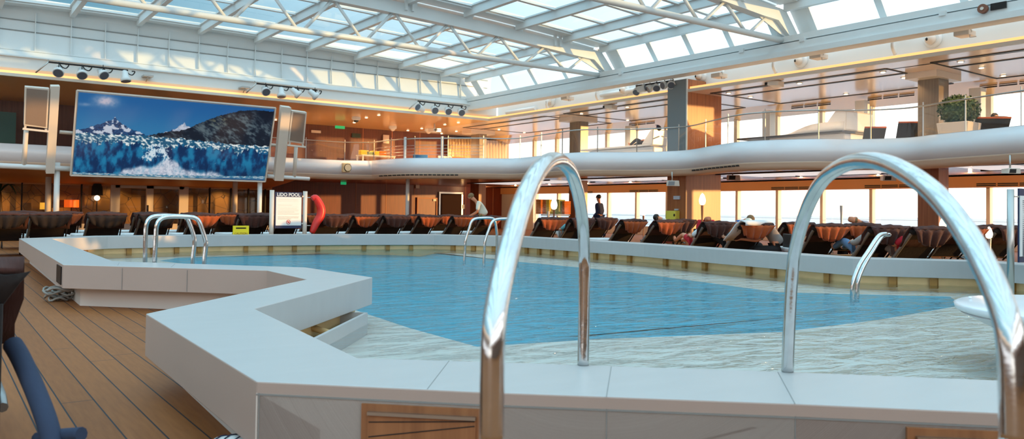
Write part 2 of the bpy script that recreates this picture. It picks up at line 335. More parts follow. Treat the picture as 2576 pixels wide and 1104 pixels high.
# flush front panels and side grille
fp = MB()
for a, b in ((5, 6), (6, 7), (7, 8), (8, 9)):
    p, q = OUT[a], OUT[b]; n = (q-p).normalized().cross(Vector((0, 0, 1)))*-.04
    fp.hexa([(p.x, p.y, 0), (q.x, q.y, 0), (q.x+n.x, q.y+n.y, 0), (p.x+n.x, p.y+n.y, 0), (p.x, p.y, ZC-.045), (q.x, q.y, ZC-.045), (q.x+n.x, q.y+n.y, ZC-.045), (p.x+n.x, p.y+n.y, ZC-.045)])
build('front_panel', fp, stonef, pc)
def facebox(k, px0, px1, z0, z1, out, dep, mb=None):
    mb = mb or MB(); p, q = OUT[k], OUT[k+1]; d = (q-p).normalized(); n = d.cross(Vector((0, 0, 1))); n = n if n.dot(EYE-p) > 0 else -n
    def hit(px): return onp(px, 1000, p, n)
    a = hit(px0); b = hit(px1); a.z = b.z = 0; a0 = a+n*out; b0 = b+n*out; a1 = a-n*dep; b1 = b-n*dep
    return mb.hexa([(a0.x, a0.y, z0), (b0.x, b0.y, z0), (b1.x, b1.y, z0), (a1.x, a1.y, z0), (a0.x, a0.y, z1), (b0.x, b0.y, z1), (b1.x, b1.y, z1), (a1.x, a1.y, z1)])
def hatch(k, x0, x1, label, xs0):
    h = thing('step_hatch', label, 'hatch', tuple(onp((x0+x1)/2, 1000, OUT[k], (OUT[k+1]-OUT[k]).cross(Vector((0, 0, 1)))).to_2d())+(0,))
    build('hatch_frame', facebox(k, x0, x1, .0, ZC-.062, .012, .03), woodt, h)
    hp = facebox(k, xs0, x1-14, .01, ZC-.1, .02, 0); build('hatch_panel', hp, woodt, h)
    build('handle_strip', facebox(k, xs0, x1-14, ZC-.1, ZC-.088, .03, 0), steel, h)
    g = MB(); p = OUT[k]; d = (OUT[k+1]-p).normalized(); n = d.cross(Vector((0, 0, 1))); n = n if n.dot(EYE-p) > 0 else -n
    a = onp(xs0, 1000, p, n); b = onp(x1-14, 1000, p, n); W_ = (b-a).length
    for j in range(7):
        zz_ = .02+j*.055; s0 = lerp(a, b, .01)+n*.0205; s1 = lerp(a, b, .99)+n*.0205; s0.z = zz_; s1.z = min(zz_+.06, ZC-.105)
        if zz_ < ZC-.12: g.bar(s0, s1, .002, .004)
    build('plank_groove', g, dark, h)
hatch(5, 912, 1214, 'teak-fronted hatch in the pool surround left of the big curved handrail', 930)
hatch(8, 2280, 2640, 'teak-fronted hatch in the pool surround at the lower right corner', 2300)
def joint(mb): tag(build('joint', mb, grout, pc), label='dark thin joint line')
for (x0, y0), (x1, y1) in (((1525.5, 998.5), (1538, 922)), ((2000, 1015), (1957, 936)), ((1075, 978), (1130, 907)), ((296, 668), (300, 660)), ((430, 672), (440, 664))):
    a = atz(x0, y0, ZC+.0008); b = atz(x1, y1, ZC+.0008); joint(MB().bar(a, b, .002, .0015))
for k, px in ((6, 1526.5), (7, 2001), (5, 652)): joint(facebox(k, px-1.3, px+1.3, .0, ZC-.045, .002, 0))
for k in (5, 6, 7, 8):
    p, q = OUT[k], OUT[k+1]; joint(MB().bar((p.x, p.y, ZC-.05), (q.x, q.y, ZC-.05), .004, .006))
for f in (.3, .62, ):
    p = lerp(OUT[1], OUT[2], f); joint(MB().bar((p.x-.002, p.y-.003, ZS+.01), (p.x-.002, p.y-.003, ZC-.02), .004, .004))
gr = MB(); p = lerp(OUT[1], OUT[0], .015); q = lerp(OUT[1], OUT[0], .07)
for j in range(9):
    a = lerp(p, q, j/8); gr.box((a.x-.012, a.y, ZS+.03), (a.x+.01, a.y+.03, ZC-.03))
single('vent_grille', gr, darkm, 'narrow dark vent grille on the white pool surround near its left corner', 'grille')
# gutter trough under the near arm
tr_ = thing('gutter_trough', 'white-edged trough with gold lining beside the pool, under the pointed coping', 'trough', tuple(atz(850, 825, 0)))
A_, B_, C_, D_ = atz(921, 786, .2), atz(776, 858, .2), atz(700, 825, .2), atz(860, 768, .2)
t = MB(); u_ = (B_-A_).normalized(); v_ = Vector((u_.y, -u_.x, 0)); v_ = v_ if v_.dot(D_-A_) > 0 else -v_
t.bar(A_-Vector((0, 0, .12)), B_-Vector((0, 0, .12)), .03, .24); t.bar(A_-Vector((0, 0, .12)), A_+v_*.35-Vector((0, 0, .12)), .03, .24)
build('trough_wall', t, stone, tr_); t = MB(); e0 = A_+u_*.03+v_*.02; t.hexa([tuple(x)[:2]+(zq,) for zq in (.055, .07) for x in (e0, B_+v_*.02, B_+v_*.45, e0+v_*.45)]); build('trough_floor', t, gold, tr_)
t = MB(); m_ = lerp(A_, B_, .42); t.tube([m_+v_*.02+Vector((0, 0, -.17)), m_+v_*.12-u_*.03+Vector((0, 0, -.1)), m_+v_*.3+Vector((0, 0, -.04))], .03, 8); build('divider', t, gold, tr_)
# floor, water, basin
bo = [lerp(OUT[k], INN[k], .5) for k in range(NP)]
FX0, FX1, FY0, FY1 = -16, 29.2, -14, 42
tag(build('floor', holed([(FX0, FY0), (FX1, FY0), (FX1, FY1), (FX0, FY1)], [(p.x, p.y) for p in bo], 0), teakm), kind='structure')
wl = [lerp(OUT[k], INN[k], .74) for k in range(NP)]
mbw = MB().add([(p.x, p.y, ZW) for p in wl], [tuple(t) for t in tessellate_polygon([[Vector((p.x, p.y, 0)) for p in wl]])])
for kf in range(len(mbw.f)):
    a, b, c = [mbw.v[i] for i in mbw.f[kf]]
    if (b-a).cross(c-a).z < 0: mbw.f[kf] = mbw.f[kf][::-1]
tag(build('pool_water', mbw, waterm), kind='structure')
DEEP = [(400, 656), (700, 690), (870, 772), (1030, 825), (1200, 872), (1500, 853), (1963, 835), (2200, 806), (2420, 768), (2390, 746), (1958, 735), (1588, 685), (1290, 657), (1080, 633), (860, 636), (450, 648)]
dp = [atz(x, y, .0) for x, y in DEEP]
ground_w = [lerp(OUT[k], INN[k], .7) for k in range(NP)]
tag(build('pool_ledge', holed([(p.x, p.y) for p in ground_w], [(p.x, p.y) for p in dp], .0), poolw), kind='structure')
db = MB(); n = len(dp); cen = sum(dp, Vector())/n; di = []
for k in range(n):
    e1 = (dp[k]-dp[k-1]).normalized(); e2 = (dp[(k+1) % n]-dp[k]).normalized(); nn_ = (Vector((-e1.y, e1.x, 0))+Vector((-e2.y, e2.x, 0))).normalized(); nn_ = nn_ if nn_.dot(cen-dp[k]) > 0 else -nn_; di.append(dp[k]+nn_*min(.7, .3*(cen-dp[k]).length))
db.add([(p.x, p.y, .0) for p in dp]+[(p.x, p.y, -.09) for p in di], [(i, (i+1) % n, n+(i+1) % n, n+i) for i in range(n)]+[tuple(n+a for a in t) for t in tessellate_polygon([[Vector((p.x, p.y, 0)) for p in dp]])])
tag(build('pool_basin', db, poolb), kind='structure')
# round white tub pedestal at the right
tc_ = Vector((7.0, 2.02, 0)); single('round_tub', MB().lathe([(.2, -.06), (.36, .05), (.6, .2), (.86, .33), (1.0, .40), (1.02, .41), (1.0, .415), (1.05, .43), (1.06, .47), (1.04, .48), (.6, .482), (.01, .482)], tc_, 48), white2, 'round white flared tub standing in the shallow water at the right edge', 'tub')
dr = MB().ell(atz(2440, 748, .49), (.014, .014, .01), 8, 6); single('drain_stud', dr, lampw if False else white2, 'tiny shiny stud on top of the round white tub', 'stud')
# ------------------------------------------------------------------ shell
XR, XL = 29.0, -16.0
YB = 40.0
mb = MB().box((14.2, YB, 0), (XR+.2, YB+.2, 2.62)); struct('wall_back_lower', mb, wood)
struct('wall_back_header', MB().box((XL, YB, 2.0), (14.2, YB+.2, 2.62)), valm)
struct('wall_back_upper', MB().box((XL, 37.8, 2.9), (27.6, 38.0, 5.5)), woodu)
struct('wall_left', MB().box((XL-.2, -14, 0), (XL, 42, .5)), offw); struct('wall_left_middle', MB().box((XL-.2, -14, 2.1), (XL, 42, 3.1)), offw); struct('wall_left_top', MB().box((XL-.2, -14, 5.0), (XL, 42, 5.6)), offw)
struct('wall_rear_shade', MB().box((XL, -14.2, 0), (30, -14, 3.2)), offw)  # unseen wall added to darken near faces, open above for sky light
# seams on the wood walls
for px in (895, 971, 1042, 1171, 1240):
    p = aty(px, 500, YB); trim(MB().box((p.x-.02, YB-.012, 0), (p.x+.02, YB+.01, 2.5)), seam_d)
for px in (913, 986, 1056):
    p = aty(px, 360, 37.8); trim(MB().box((p.x-.015, 37.79, 2.95), (p.x+.015, 37.81, 5.3)), seam_d)
# fascia curve
FB = [(929, 440), (960, 438), (1027, 435.5), (1110, 435.5), (1200, 436), (1290, 437), (1370, 432), (1457, 427), (1600, 427), (1720, 424.5), (1790, 417), (1862, 410), (1954, 406.7), (2060, 405.5), (2150, 406.5), (2275, 404.5), (2353, 399), (2460, 391.5), (2576, 383.5)]
fc = [atz(x, y, 2.6) for x, y in FB]
fcs = smooth_path(fc, 6)
tail = fcs[-1]; curve = [Vector((-8.0, 32.2, 2.6)), Vector((13.9, 32.2, 2.6))]+[Vector((14.6, 32.15, 2.6))]+[p for p in fcs[1:]]+[Vector((tail.x-.3, tail.y-2, 2.6)), Vector((20.8, 3, 2.6)), Vector((20.5, -2, 2.6)), Vector((20.5, -14, 2.6))]
def normals(c):
    out = []
    for i in range(len(c)):
        d = (c[min(i+1, len(c)-1)]-c[max(i-1, 0)]); d.z = 0; d.normalize(); out.append(Vector((-d.y, d.x, 0)))
    return out
cn = normals(curve)
cn = [n if (p+n-Vector((4, 8, 2.6))).length > (p-Vector((4, 8, 2.6))).length else -n for p, n in zip(curve, cn)]
def sweep(prof, c=curve, nn=cn, closed=True, i0=0, i1=None):
    i1 = i1 or len(c); rows = [[Vector((c[i].x+nn[i].x*o, c[i].y+nn[i].y*o, z)) for o, z in prof] for i in range(i0, i1)]; return rows
fa = MB()
for pr_ in ([(.12, 2.95), (.12, 3.22)], [(.12, 3.22), (0, 3.22)], [(0, 3.22), (0, 2.6)]): fa.grid(sweep(pr_))
struct('wall_balcony_front', fa, white2, solid=.01)
struct('wall_balcony_soffit', MB().grid(sweep([(.0, 2.6), (.04, 2.56), (.08, 2.50), (.14, 2.44), (.24, 2.39), (.32, 2.38), (.5, 2.39), (.52, 2.5)])), cream, solid=.01)
poly = [(p.x+n.x*.1, p.y+n.y*.1) for p, n in zip(curve, cn)]
slab = poly+[(29.2, -14), (29.2, 42), (-16, 42), (-16, 32.3)]
def flat(pl, z, name, m, kind='structure'):
    t = tessellate_polygon([[Vector((x, y, 0)) for x, y in pl]]); return tag(build(name, MB().add([(x, y, z) for x, y in pl], t), m), kind=kind)
flat(slab, 2.5, 'ceiling_lower', ceil_l); flat(slab, 2.95, 'floor_upper', offw)
struct('floor_rear_shade_slab', MB().box((-16, -14, 2.5), (20.4, -9, 3.2)), ceil_l)  # unseen slab added behind the camera to dim the near faces
struct('floor_left_overhang', MB().box((-16, -3, 2.5), (-8, 32.2, 3.2)), offw)
# upper ceiling (z 5.3) and valances
struct('ceiling_upper_right', MB().box((21.07, -14, 5.3), (27.5, 42, 5.36)), ceil_p)
struct('ceiling_upper_back', MB().box((-16, 30.47, 5.3), (21.05, 38, 5.36)), ceil_m)
struct('wall_right_valance_upper', MB().hexa([(25.8, -14, 5.3), (27.4, -14, 5.02), (27.4, 38, 5.02), (25.8, 38, 5.3), (25.8, -14, 5.33), (27.5, -14, 5.33), (27.5, 38, 5.33), (25.8, 38, 5.33)]), ceil_m)
struct('wall_right_valance_lower', MB().box((28.6, -14, 2.12), (29.1, 40, 2.55)), valm)
struct('wall_right_sill', MB().box((28.95, -14, 0), (29.15, 40, .42)), offw)
struct('wall_right_slab_edge', MB().box((27.4, -14, 2.5), (29.4, 40, 3.15)), offw)
# window mullions + panes
k = 0
for j in range(-12, 14):
    y = 12.0+2.07*j
    if y > 38.4 or y < -13: continue
    trim(MB().box((28.85, y-.06, .42), (29.1, y+.06, 2.12)), offw)
    if y < 37: window(MB().box((28.99, y+.09, .42), (29.01, y+1.98, 2.12)), pane)
struct('wall_right_pier', MB().box((28.7, 36.8, 0), (29.1, 40, 2.55)), offw)
for j in range(-12, 13):
    y = 11.3+1.97*j
    if y > 36.5 or y < -13: continue
    trim(MB().box((27.2, y-.08, 3.15), (27.4, y+.08, 5.05)), offw)
    if y < 35: window(MB().box((27.29, y+.08, 3.15), (27.31, y+1.89, 5.05)), pane)
for j, y in enumerate((7.3, 11.15, 14.9, 18.7, 22.4, 26.2)):
    single('white_post', MB().box((25.9, y-.17, 2.95), (26.25, y+.17, 5.1)), white, 'white square post on the upper deck by the windows, %s from the right' % ORD[j], 'post', 'white upper deck posts')
# pillars
def pillar(x0, x1, y0, y1, lab, m=woodp):
    t = thing('pillar', lab, 'pillar', ((x0+x1)/2, (y0+y1)/2, 0))
    build('lower_shaft', MB().box((x0, y0, 0), (x1, y1, 2.6)), m, t); build('upper_shaft', MB().box((x0, y0, 2.95), (x1, y1, 5.3)), woodg, t); return t
p2 = pillar(20.95, 22.8, 18.35, 19.2, 'broad wood-veneer pillar with a blue-grey side, rising past the balcony to the glowing cove')
build('sky_tint_panel', MB().box((20.925, 18.36, 2.95), (20.95, 19.2, 5.75)), mat('sky_tinted_veneer', S(122, 130, 134), .25), p2)  # added panel: blue-grey sky sheen on the veneer, put into its colour
for ch in bpy.data.objects:
    if ch.parent == p2 and ch.name.startswith('upper_shaft'): ch.data.materials[0] = woodp
build('cove_block', MB().box((20.94, 18.34, 5.3), (22.8, 19.21, 5.75)), woodp, p2); build('corner_strip', MB().box((20.93, 18.32, 2.95), (20.98, 18.37, 5.75)), white, p2)
pillar(23.4, 24.0, 11.05, 11.65, 'dark square pillar standing beside the topiary planter on the upper deck')
pillar(23.2, 23.65, 26.4, 27.15, 'narrow dark pillar behind the reclining man with the cap')
pillar(23.2, 23.65, 34.4, 35.2, 'dark pillar between the cream curtains of the upper deck')
for (x, y) in ((23.7, 11.35), (23.4, 26.8), (23.4, 34.8)): single('ceiling_box', MB().box((x-.75, y-.45, 5.12), (x+.75, y+.45, 5.3)), offw, 'flat pale ceiling box above the %s' % {11.35: 'pillar beside the topiary', 26.8: 'pillar behind the reclining man', 34.8: 'pillar between the curtains'}[y], 'ceiling box')
# ceiling tracks (rectangular bays)
for y0, y1 in ((-6, 3.0), (3.6, 10.5), (11.75, 18.0), (19.6, 25.9), (27.2, 33.8)):
    for x in (21.8, 22.9): trim(MB().box((x-.05, y0, 5.285), (x+.05, y1, 5.3)), dark); trim(MB().box((x+.07, y0, 5.285), (x+.1, y1, 5.3)), steel)
    for y in (y0, y1): trim(MB().box((21.8, y-.03, 5.285), (25.8, y+.03, 5.3)), dark)
    trim(MB().box((25.77, y0, 5.28), (25.83, y1, 5.3)), dark)
for y0, y1 in ((3.6, 10.5), (11.75, 18.0), (19.6, 25.9), (27.2, 33.8)):
    for a in range(4):
        yy = lerp(y0, y1, a/4); trim(MB().box((22.3, yy+.1, 2.47), (24.6, yy+1.4, 2.5)), panel_l)
    for x in (22.1, 24.8): trim(MB().box((x-.04, y0, 2.46), (x+.04, y1, 2.5)), dark)
# slot vents
def slotvent(p, axis, lab, n=3, L=.55):
    t = thing('slot_vent', lab, 'vent', tuple(p), group=None)
    for j in range(n):
        o = (j-(n-1)/2)*(L+.06); mb = MB()
        for dz in (-.03, .03): mb.box((p.x-.02, p.y+o-L/2, p.z+dz-.018), (p.x+.01, p.y+o+L/2, p.z+dz+.018))
        build('slot', mb, dark, t)
for j, (px, py) in enumerate(((1619, 480), (1991, 473), (2238, 468), (2535, 463.5), (1460, 484))):
    slotvent(atx(px, py, 28.59), 'y', ['three-slot dark vent left of the broad pillar on the peach valance', 'three-slot dark vent between the broad pillar and the right handrail', 'three-slot dark vent under the top of the right handrail arch', 'three-slot dark vent in the valance at the right picture edge', 'three-slot dark vent seen through the left handrail arch'][j], L=.6)
for j, (px, py) in enumerate(((2241, 242), (2537, 210), (1615, 310), (2040, 264))):
    p = onp(px, py, (25.8, 0, 5.3), (-.175, 0, -1)); slotvent(p-Vector((0.02, 0, .02)), 'y', 'dark slot vent in the upper deck valance, %s' % ['left of the topiary planter', 'at the right picture edge', 'above the man with the cap', 'above the white daybed'][j], L=.5)
for lab, x0, x1, y0, y1, n, src in (('long row of dark slots under the balcony curve above the bending man', 955, 1155, 441, 440, 18, 0), ('row of dark slots under the balcony wave right of the left handrail', 1742, 1862, 429, 417.5, 12, 0)):
    t = thing('slot_row', lab, 'vent', tuple(atz((x0+x1)/2, 438, 2.57)))
    cands = [(p+nn_*.09) for p, nn_ in zip(curve, cn)]
    def along(px):
        best = None
        for i in range(len(curve)-1):
            a = cands[i]; b = cands[i+1]
            def prx(q):
                d = q-EYE; return CX+F_PX*d.dot(RT)/d.dot(FW)
            xa, xb = prx(Vector((a.x, a.y, 2.55))), prx(Vector((b.x, b.y, 2.55)))
            if (a-EYE).dot(FW) > 0 and min(xa, xb) <= px <= max(xa, xb) and abs(xb-xa) > 1e-6: return lerp(a, b, (px-xa)/(xb-xa))
    for j in range(n):
        a = along(lerp(x0, x1, (j+.12)/n)); b = along(lerp(x0, x1, (j+.82)/n))
        if a is None or b is None: continue
        a.z = b.z = 2.53; build('slot', MB().bar(a-Vector((.02, .02, 0)), b-Vector((.02, .02, 0)), .09, .045), dark, t)
# ------------------------------------------------------------------ upper white wall + coves + gutter beam
YC, XCV = 30.4, 21.0
wrow = []
for z, y in ((5.42, 30.75), (5.6, 30.62), (5.98, 30.62), (6.02, 30.75), (6.25, 30.95), (6.28, 31.05), (6.95, 31.15), (7.3, 31.12), (7.6, 31.0), (8.05, 30.95)): wrow.append([Vector((-8, y, z)), Vector((21.6, y, z))])
struct('wall_back_white', MB().grid(wrow, smooth=False), white, solid=.02)
for j in range(28):
    x = 3.85-1.065*10+1.065*j
    if -2 < x < 21: trim(MB().add([(x-.012, 30.93, 6.28), (x+.012, 30.93, 6.28), (x+.012, 31.02, 6.95), (x+.012, 30.99, 7.58), (x-.012, 30.99, 7.58), (x-.012, 31.02, 6.95)], [(0, 1, 2, 5), (5, 2, 3, 4)]), white, solid=.09)
for z, y in ((6.95, 31.13), (7.3, 31.1), (6.27, 30.93)): trim(MB().box((-8, y-.012, z-.012), (21.4, y+.01, z+.012)), grout if z > 6.5 else white)
trim(MB().box((-8, 30.55, 5.98), (21.4, 30.63, 6.02)), white)
tag(build('cove_lip', MB().box((-8, YC, 5.3), (21.0, YC+.06, 5.4)).box((21.0, -14, 5.3), (21.06, YC+.06, 5.4)), offw), kind='structure')
tag(build('cove_light_strip', MB().box((-8, YC+.1, 5.37), (21.1, YC+.2, 5.49)), led), label='glowing amber cove light strip along the white wall above the screen', cat='cove light')
tag(build('cove_light_strip', MB().box((21.1, -14, 5.37), (21.2, YC+.1, 5.49)), led), label='glowing amber cove light strip along the sea side above the balcony', cat='cove light')
struct('wall_right_recess', MB().box((21.95, -14, 5.3), (22.05, 31, 6.4)), white)
gb = thing('gutter_beam', 'long white gutter beam carrying the sliding glass roof on the sea side', 'beam', (20.5, 10, 5.73))
build('beam_body', MB().box((20.05, -14, 5.73), (20.5, 31, 6.12)), white, gb); build('lower_lip', MB().box((19.97, -14, 5.73), (20.06, 31, 5.88)), white, gb)
build('upper_rail', MB().box((20.1, -14, 6.16), (21.2, 31, 6.34)), white, gb); build('rail_slit', MB().box((20.3, -14, 6.1), (20.48, 31, 6.17)), darkm, gb)
for y in (20.6, 15.3, 13.2, 9.3, 5.4): build('clip', MB().box((20.02, y, 6.08), (20.14, y+.16, 6.2)), white, gb)
# ------------------------------------------------------------------ roof
def ztop(x): return 7.62-.54*((x-6.5)/13.5)**2
def truss(y, lab):
    t = thing('roof_truss', lab, 'truss', (6.5, y, 6.24)); tp = []; xs = [(-8+1.0*i) for i in range(28)]+[20.0]
    mb = MB(); rows = []
    for x in [-7.0+1.0*i for i in range(27)]+[20.0]:
        zt = ztop(x); rows.append([Vector((x, y-.15, zt)), Vector((x, y-.15, zt-.37)), Vector((x, y+.15, zt-.37)), Vector((x, y+.15, zt)), Vector((x, y-.15, zt))])
    rows.append([Vector((20.95, y-.15, 6.2)), Vector((20.55, y-.15, 6.2)), Vector((20.55, y+.15, 6.2)), Vector((20.95, y+.15, 6.2)), Vector((20.95, y-.15, 6.2))])
    rows[-2] = [Vector((20.1, y-.15, 7.1)), Vector((19.75, y-.15, 6.76)), Vector((19.75, y+.15, 6.76)), Vector((20.1, y+.15, 7.1)), Vector((20.1, y-.15, 7.1))]
    build('top_chord', mb.grid(rows, smooth=False), white, t)
    build('bottom_chord', MB().tube([(-7.2, y, 6.24), (20.6, y, 6.24)], .09, 12), white, t)
    for i in range(-6, 7):
        xb = 6.5+2*i
        for s_ in (-1, 1):
            xt = xb+s_*(.93 if abs(xb+s_*1-6.5) < 13 else .8)
            if xt > 19.6: continue
            build('diagonal', MB().tube([(xb+s_*.1, y, 6.26), (xt, y, ztop(xt)-.36)], .05, 8), white, t)
    g = MB()
    arc = [(19.9, 6.75), (19.2, 6.82), (18.9, 6.86), (19.15, 6.72), (19.5, 6.6), (20.0, 6.42), (20.35, 6.35)]
    g.add([(x, y-.02, z) for x, z in arc]+[(x, y+.02, z) for x, z in arc], [tuple(range(7)), tuple(range(7, 14))[::-1]]+[(i, (i+1) % 7, 7+(i+1) % 7, 7+i) for i in range(7)]); build('gusset', g, white, t)
    for x in (9.0, 11.9, 17.9): build('roof_clamp', MB().box((x-.12, y-.24, ztop(x)-.22), (x-.04, y-.15, ztop(x)+.2)).box((x+.12, y-.24, ztop(x)-.22), (x+.2, y-.15, ztop(x)+.2)), white, t)
truss(21.9, 'white roof truss whose bottom tube runs from the upper left to the middle right'); truss(14.0, 'nearer white roof truss ending above the right side windows')
struct('ceiling_sky_block', MB().box((-16, -14, 7.9), (22, -11.0, 8.0)), white)  # unseen solid cover added to keep sky light off the near deck
bounds = [(22.05, 30.9, 'between the far truss and the white wall', 3.85), (14.15, 21.75, 'between the two trusses', 3.45), (-8, 13.85, 'nearest overhead', 3.45)]
PX = {}
for bi, (y0, y1, where, xoff) in enumerate(bounds):
    xs = [xoff+2.12*i for i in range(-5, 8)]
    xs = [x for x in xs if x < 19.4]+[20.05]
    n = 0
    for x in xs:
        zt = ztop(x); o = MB().box((x-.08, y0, zt-.02), (x+.08, y1, zt+.28)).box((x-.14, y0, zt+.25), (x+.14, y1, zt+.3))
        vis = (bi == 0 and x > 1.5) or (bi == 1 and x > 6) or (bi == 2 and x > 13)
        n += 1
        single('roof_beam', o, white, 'white longitudinal roof beam %s, %s counted from the left' % (where, ORD[n-1]), 'roof beam', 'white roof beams '+where)
    ny = 4 if bi != 2 else 10; yy = [y0+.5+(y1-y0-1.0)*i/ny for i in range(ny+1)]
    if bi == 0: yy = [22.5+(30.5-22.5)*i/4 for i in range(5)]
    for i in range(len(yy)):
        rows = [[Vector((x, yy[i]-.07, ztop(x)+.22)), Vector((x, yy[i]+.07, ztop(x)+.22))] for x in [-7+1.5*q for q in range(19)]]
        trim(MB().grid(rows, smooth=False), white, solid=.1)
    for q in range(len(xs)-1):
        for i in range(len(yy)-1):
            a, b = xs[q]+.08, xs[q+1]-.08; window(MB().add([(a, yy[i], ztop(a)+.29), (b, yy[i], ztop(b)+.29), (b, yy[i+1], ztop(b)+.29), (a, yy[i+1], ztop(a)+.29)], [(0, 1, 2, 3)]), rpane)
    for ya, yb in ((y0-.1, yy[0]), (yy[-1], y1+.1)):
        rows = [[Vector((x, ya, ztop(x)+.16)), Vector((x, yb, ztop(x)+.16))] for x in [-7.6+1.53*q for q in range(19)]]
        trim(MB().grid(rows, smooth=False), white, solid=.06)
    # sloping eave windows
    for i in range(len(yy)):
        trim(MB().bar((20.22, yy[i], 7.3), (21.0, yy[i], 6.3), .2, .12), white)
        if i < len(yy)-1: window(MB().add([(20.3, yy[i], 7.2), (20.95, yy[i], 6.4), (20.95, yy[i+1], 6.4), (20.3, yy[i+1], 7.2)], [(0, 1, 2, 3)]), rpane)
        bl = MB()
        if i < len(yy)-1:
            L_ = yy[i+1]-yy[i]
            for kk in range(1, 6): yv = yy[i]+L_*kk/6; bl.ell((20.84, yv, 6.46), (.014, .014, .014), 6, 4)
    trim(MB().bar((20.28, y0, 7.2), (20.28, y1, 7.2), .16, .14), white); trim(MB().bar((20.98, y0, 6.38), (20.98, y1, 6.38), .18, .14), white)
    for ya, yb in ((y0, yy[0]), (yy[-1], y1)): trim(MB().add([(20.2, ya, 7.28), (21.0, ya, 6.3), (21.0, yb, 6.3), (20.2, yb, 7.28)], [(0, 1, 2, 3)]), white, solid=.04)
# ------------------------------------------------------------------ big curved handrails
def railplane(legs):
    a = atz(legs[0][0], legs[0][1], ZC); return a
def curved_rail(px, name, label, far, near_d, near_px, r=.0255):
    a = atz(far[0], far[1], ZC); nd = ray(near_px, 900); nd = nd/nd.dot(FW); b = EYE+nd*near_d; b.z = 0; n = (b-a); n.z = 0; n = n.normalized().cross(Vector((0, 0, 1)))
    pts = [onp(x, y, a, n) for x, y in px]; pts[0] = Vector((pts[0].x, pts[0].y, ZC)); pts = smooth_path(pts, 6)
    t = thing(name, label, 'handrail', tuple(pts[0])); lo = pts[-1]
    build('rail_tube', MB().tube(pts, r, 20), chrome, t)
    if lo.z > 0.02: build('lower_post', MB().tube([lo+Vector((0, 0, .002)), Vector((lo.x, lo.y, 0))], r, 20), chrome, t)
    return t
curved_rail([(1467, 918), (1469, 800), (1470, 700), (1470, 640), (1466, 560), (1455, 490), (1438, 437), (1417, 410), (1396, 402), (1370, 412), (1343, 447), (1315, 510), (1291, 590), (1268, 680), (1250, 770), (1241, 850), (1238, 960), (1237, 1104)], 'curved_handrail', 'large polished steel handrail arching over the coping in the middle foreground', (1467, 918), 1.62, 1237)
curved_rail([(1981, 935), (1986, 800), (1992, 700), (2001, 625), (2028, 530), (2068, 455), (2118, 417), (2173, 403), (2236, 413), (2306, 450), (2372, 508), (2436, 595), (2487, 690), (2522, 775), (2541, 850), (2548, 960), (2551, 1104)], 'curved_handrail', 'large polished steel handrail arching at the right edge of the foreground', (1981, 935), 1.5, 2550)
# pool ladders
def ladder(rails, label, r=.027, grp=None):
    """rails: list of (pixels, plane point, plane normal, low z)"""
    t = None
    for px, p0, n in rails:
        pts = [onp(x, y, p0, n) for x, y in px]
        if t is None: t = thing('pool_ladder', label, 'pool ladder', (pts[0].x, pts[0].y, -.06))
        a, b = pts[0].copy(), pts[-1].copy(); a.z = b.z = .0
        sp_ = [a]+pts+([b] if pts[-1].z < .6 else []); build('ladder_rail', MB().tube(smooth_path(sp_, 4), r, 12), chrome, t)
    return t
ladder([([(365, 652), (366, 600), (368, 568), (376, 550), (396, 543), (440, 543), (466, 546), (476, 560), (487, 592), (489, 616), (485, 655)], (0, 10.65, 0), (0, 1, 0)),
        ([(389, 657), (392, 600), (394, 570), (402, 553), (422, 545), (470, 545), (492, 549), (503, 562), (515, 598), (518, 618), (514, 660)], (0, 10.15, 0), (0, 1, 0))], 'steel pool ladder at the left end of the pool')
qa = atz(1168, 655, ZW); qb = atz(1219, 662, ZW); nn2 = Vector((.10, 1, 0))
ladder([([(1168, 655), (1170, 632), (1171, 605), (1180, 575), (1186, 558), (1196, 550), (1220, 548), (1238, 549), (1245, 556), (1249, 580), (1250, 598)], tuple(qa), tuple(nn2)),
        ([(1217, 662), (1219, 635), (1220, 607), (1230, 577), (1237, 560), (1248, 552), (1272, 550), (1290, 551), (1297, 558), (1300, 582), (1302, 600)], tuple(qb), tuple(nn2))], 'steel pool ladder in the water left of the middle curved handrail')
qa = atz(2144, 748, ZW); qb = atz(2156, 742, ZW)
ladder([([(2144, 748), (2144, 725), (2148, 700), (2163, 664), (2184, 632), (2205, 600), (2216, 590), (2230, 588)], tuple(qa), (.10, 1, 0)),
        ([(2156, 741), (2157, 722), (2160, 700), (2174, 666), (2193, 634), (2213, 602), (2224, 592), (2238, 590)], tuple(qb), (.10, 1, 0))], 'steel pool ladder in the water between the two legs of the right curved handrail')
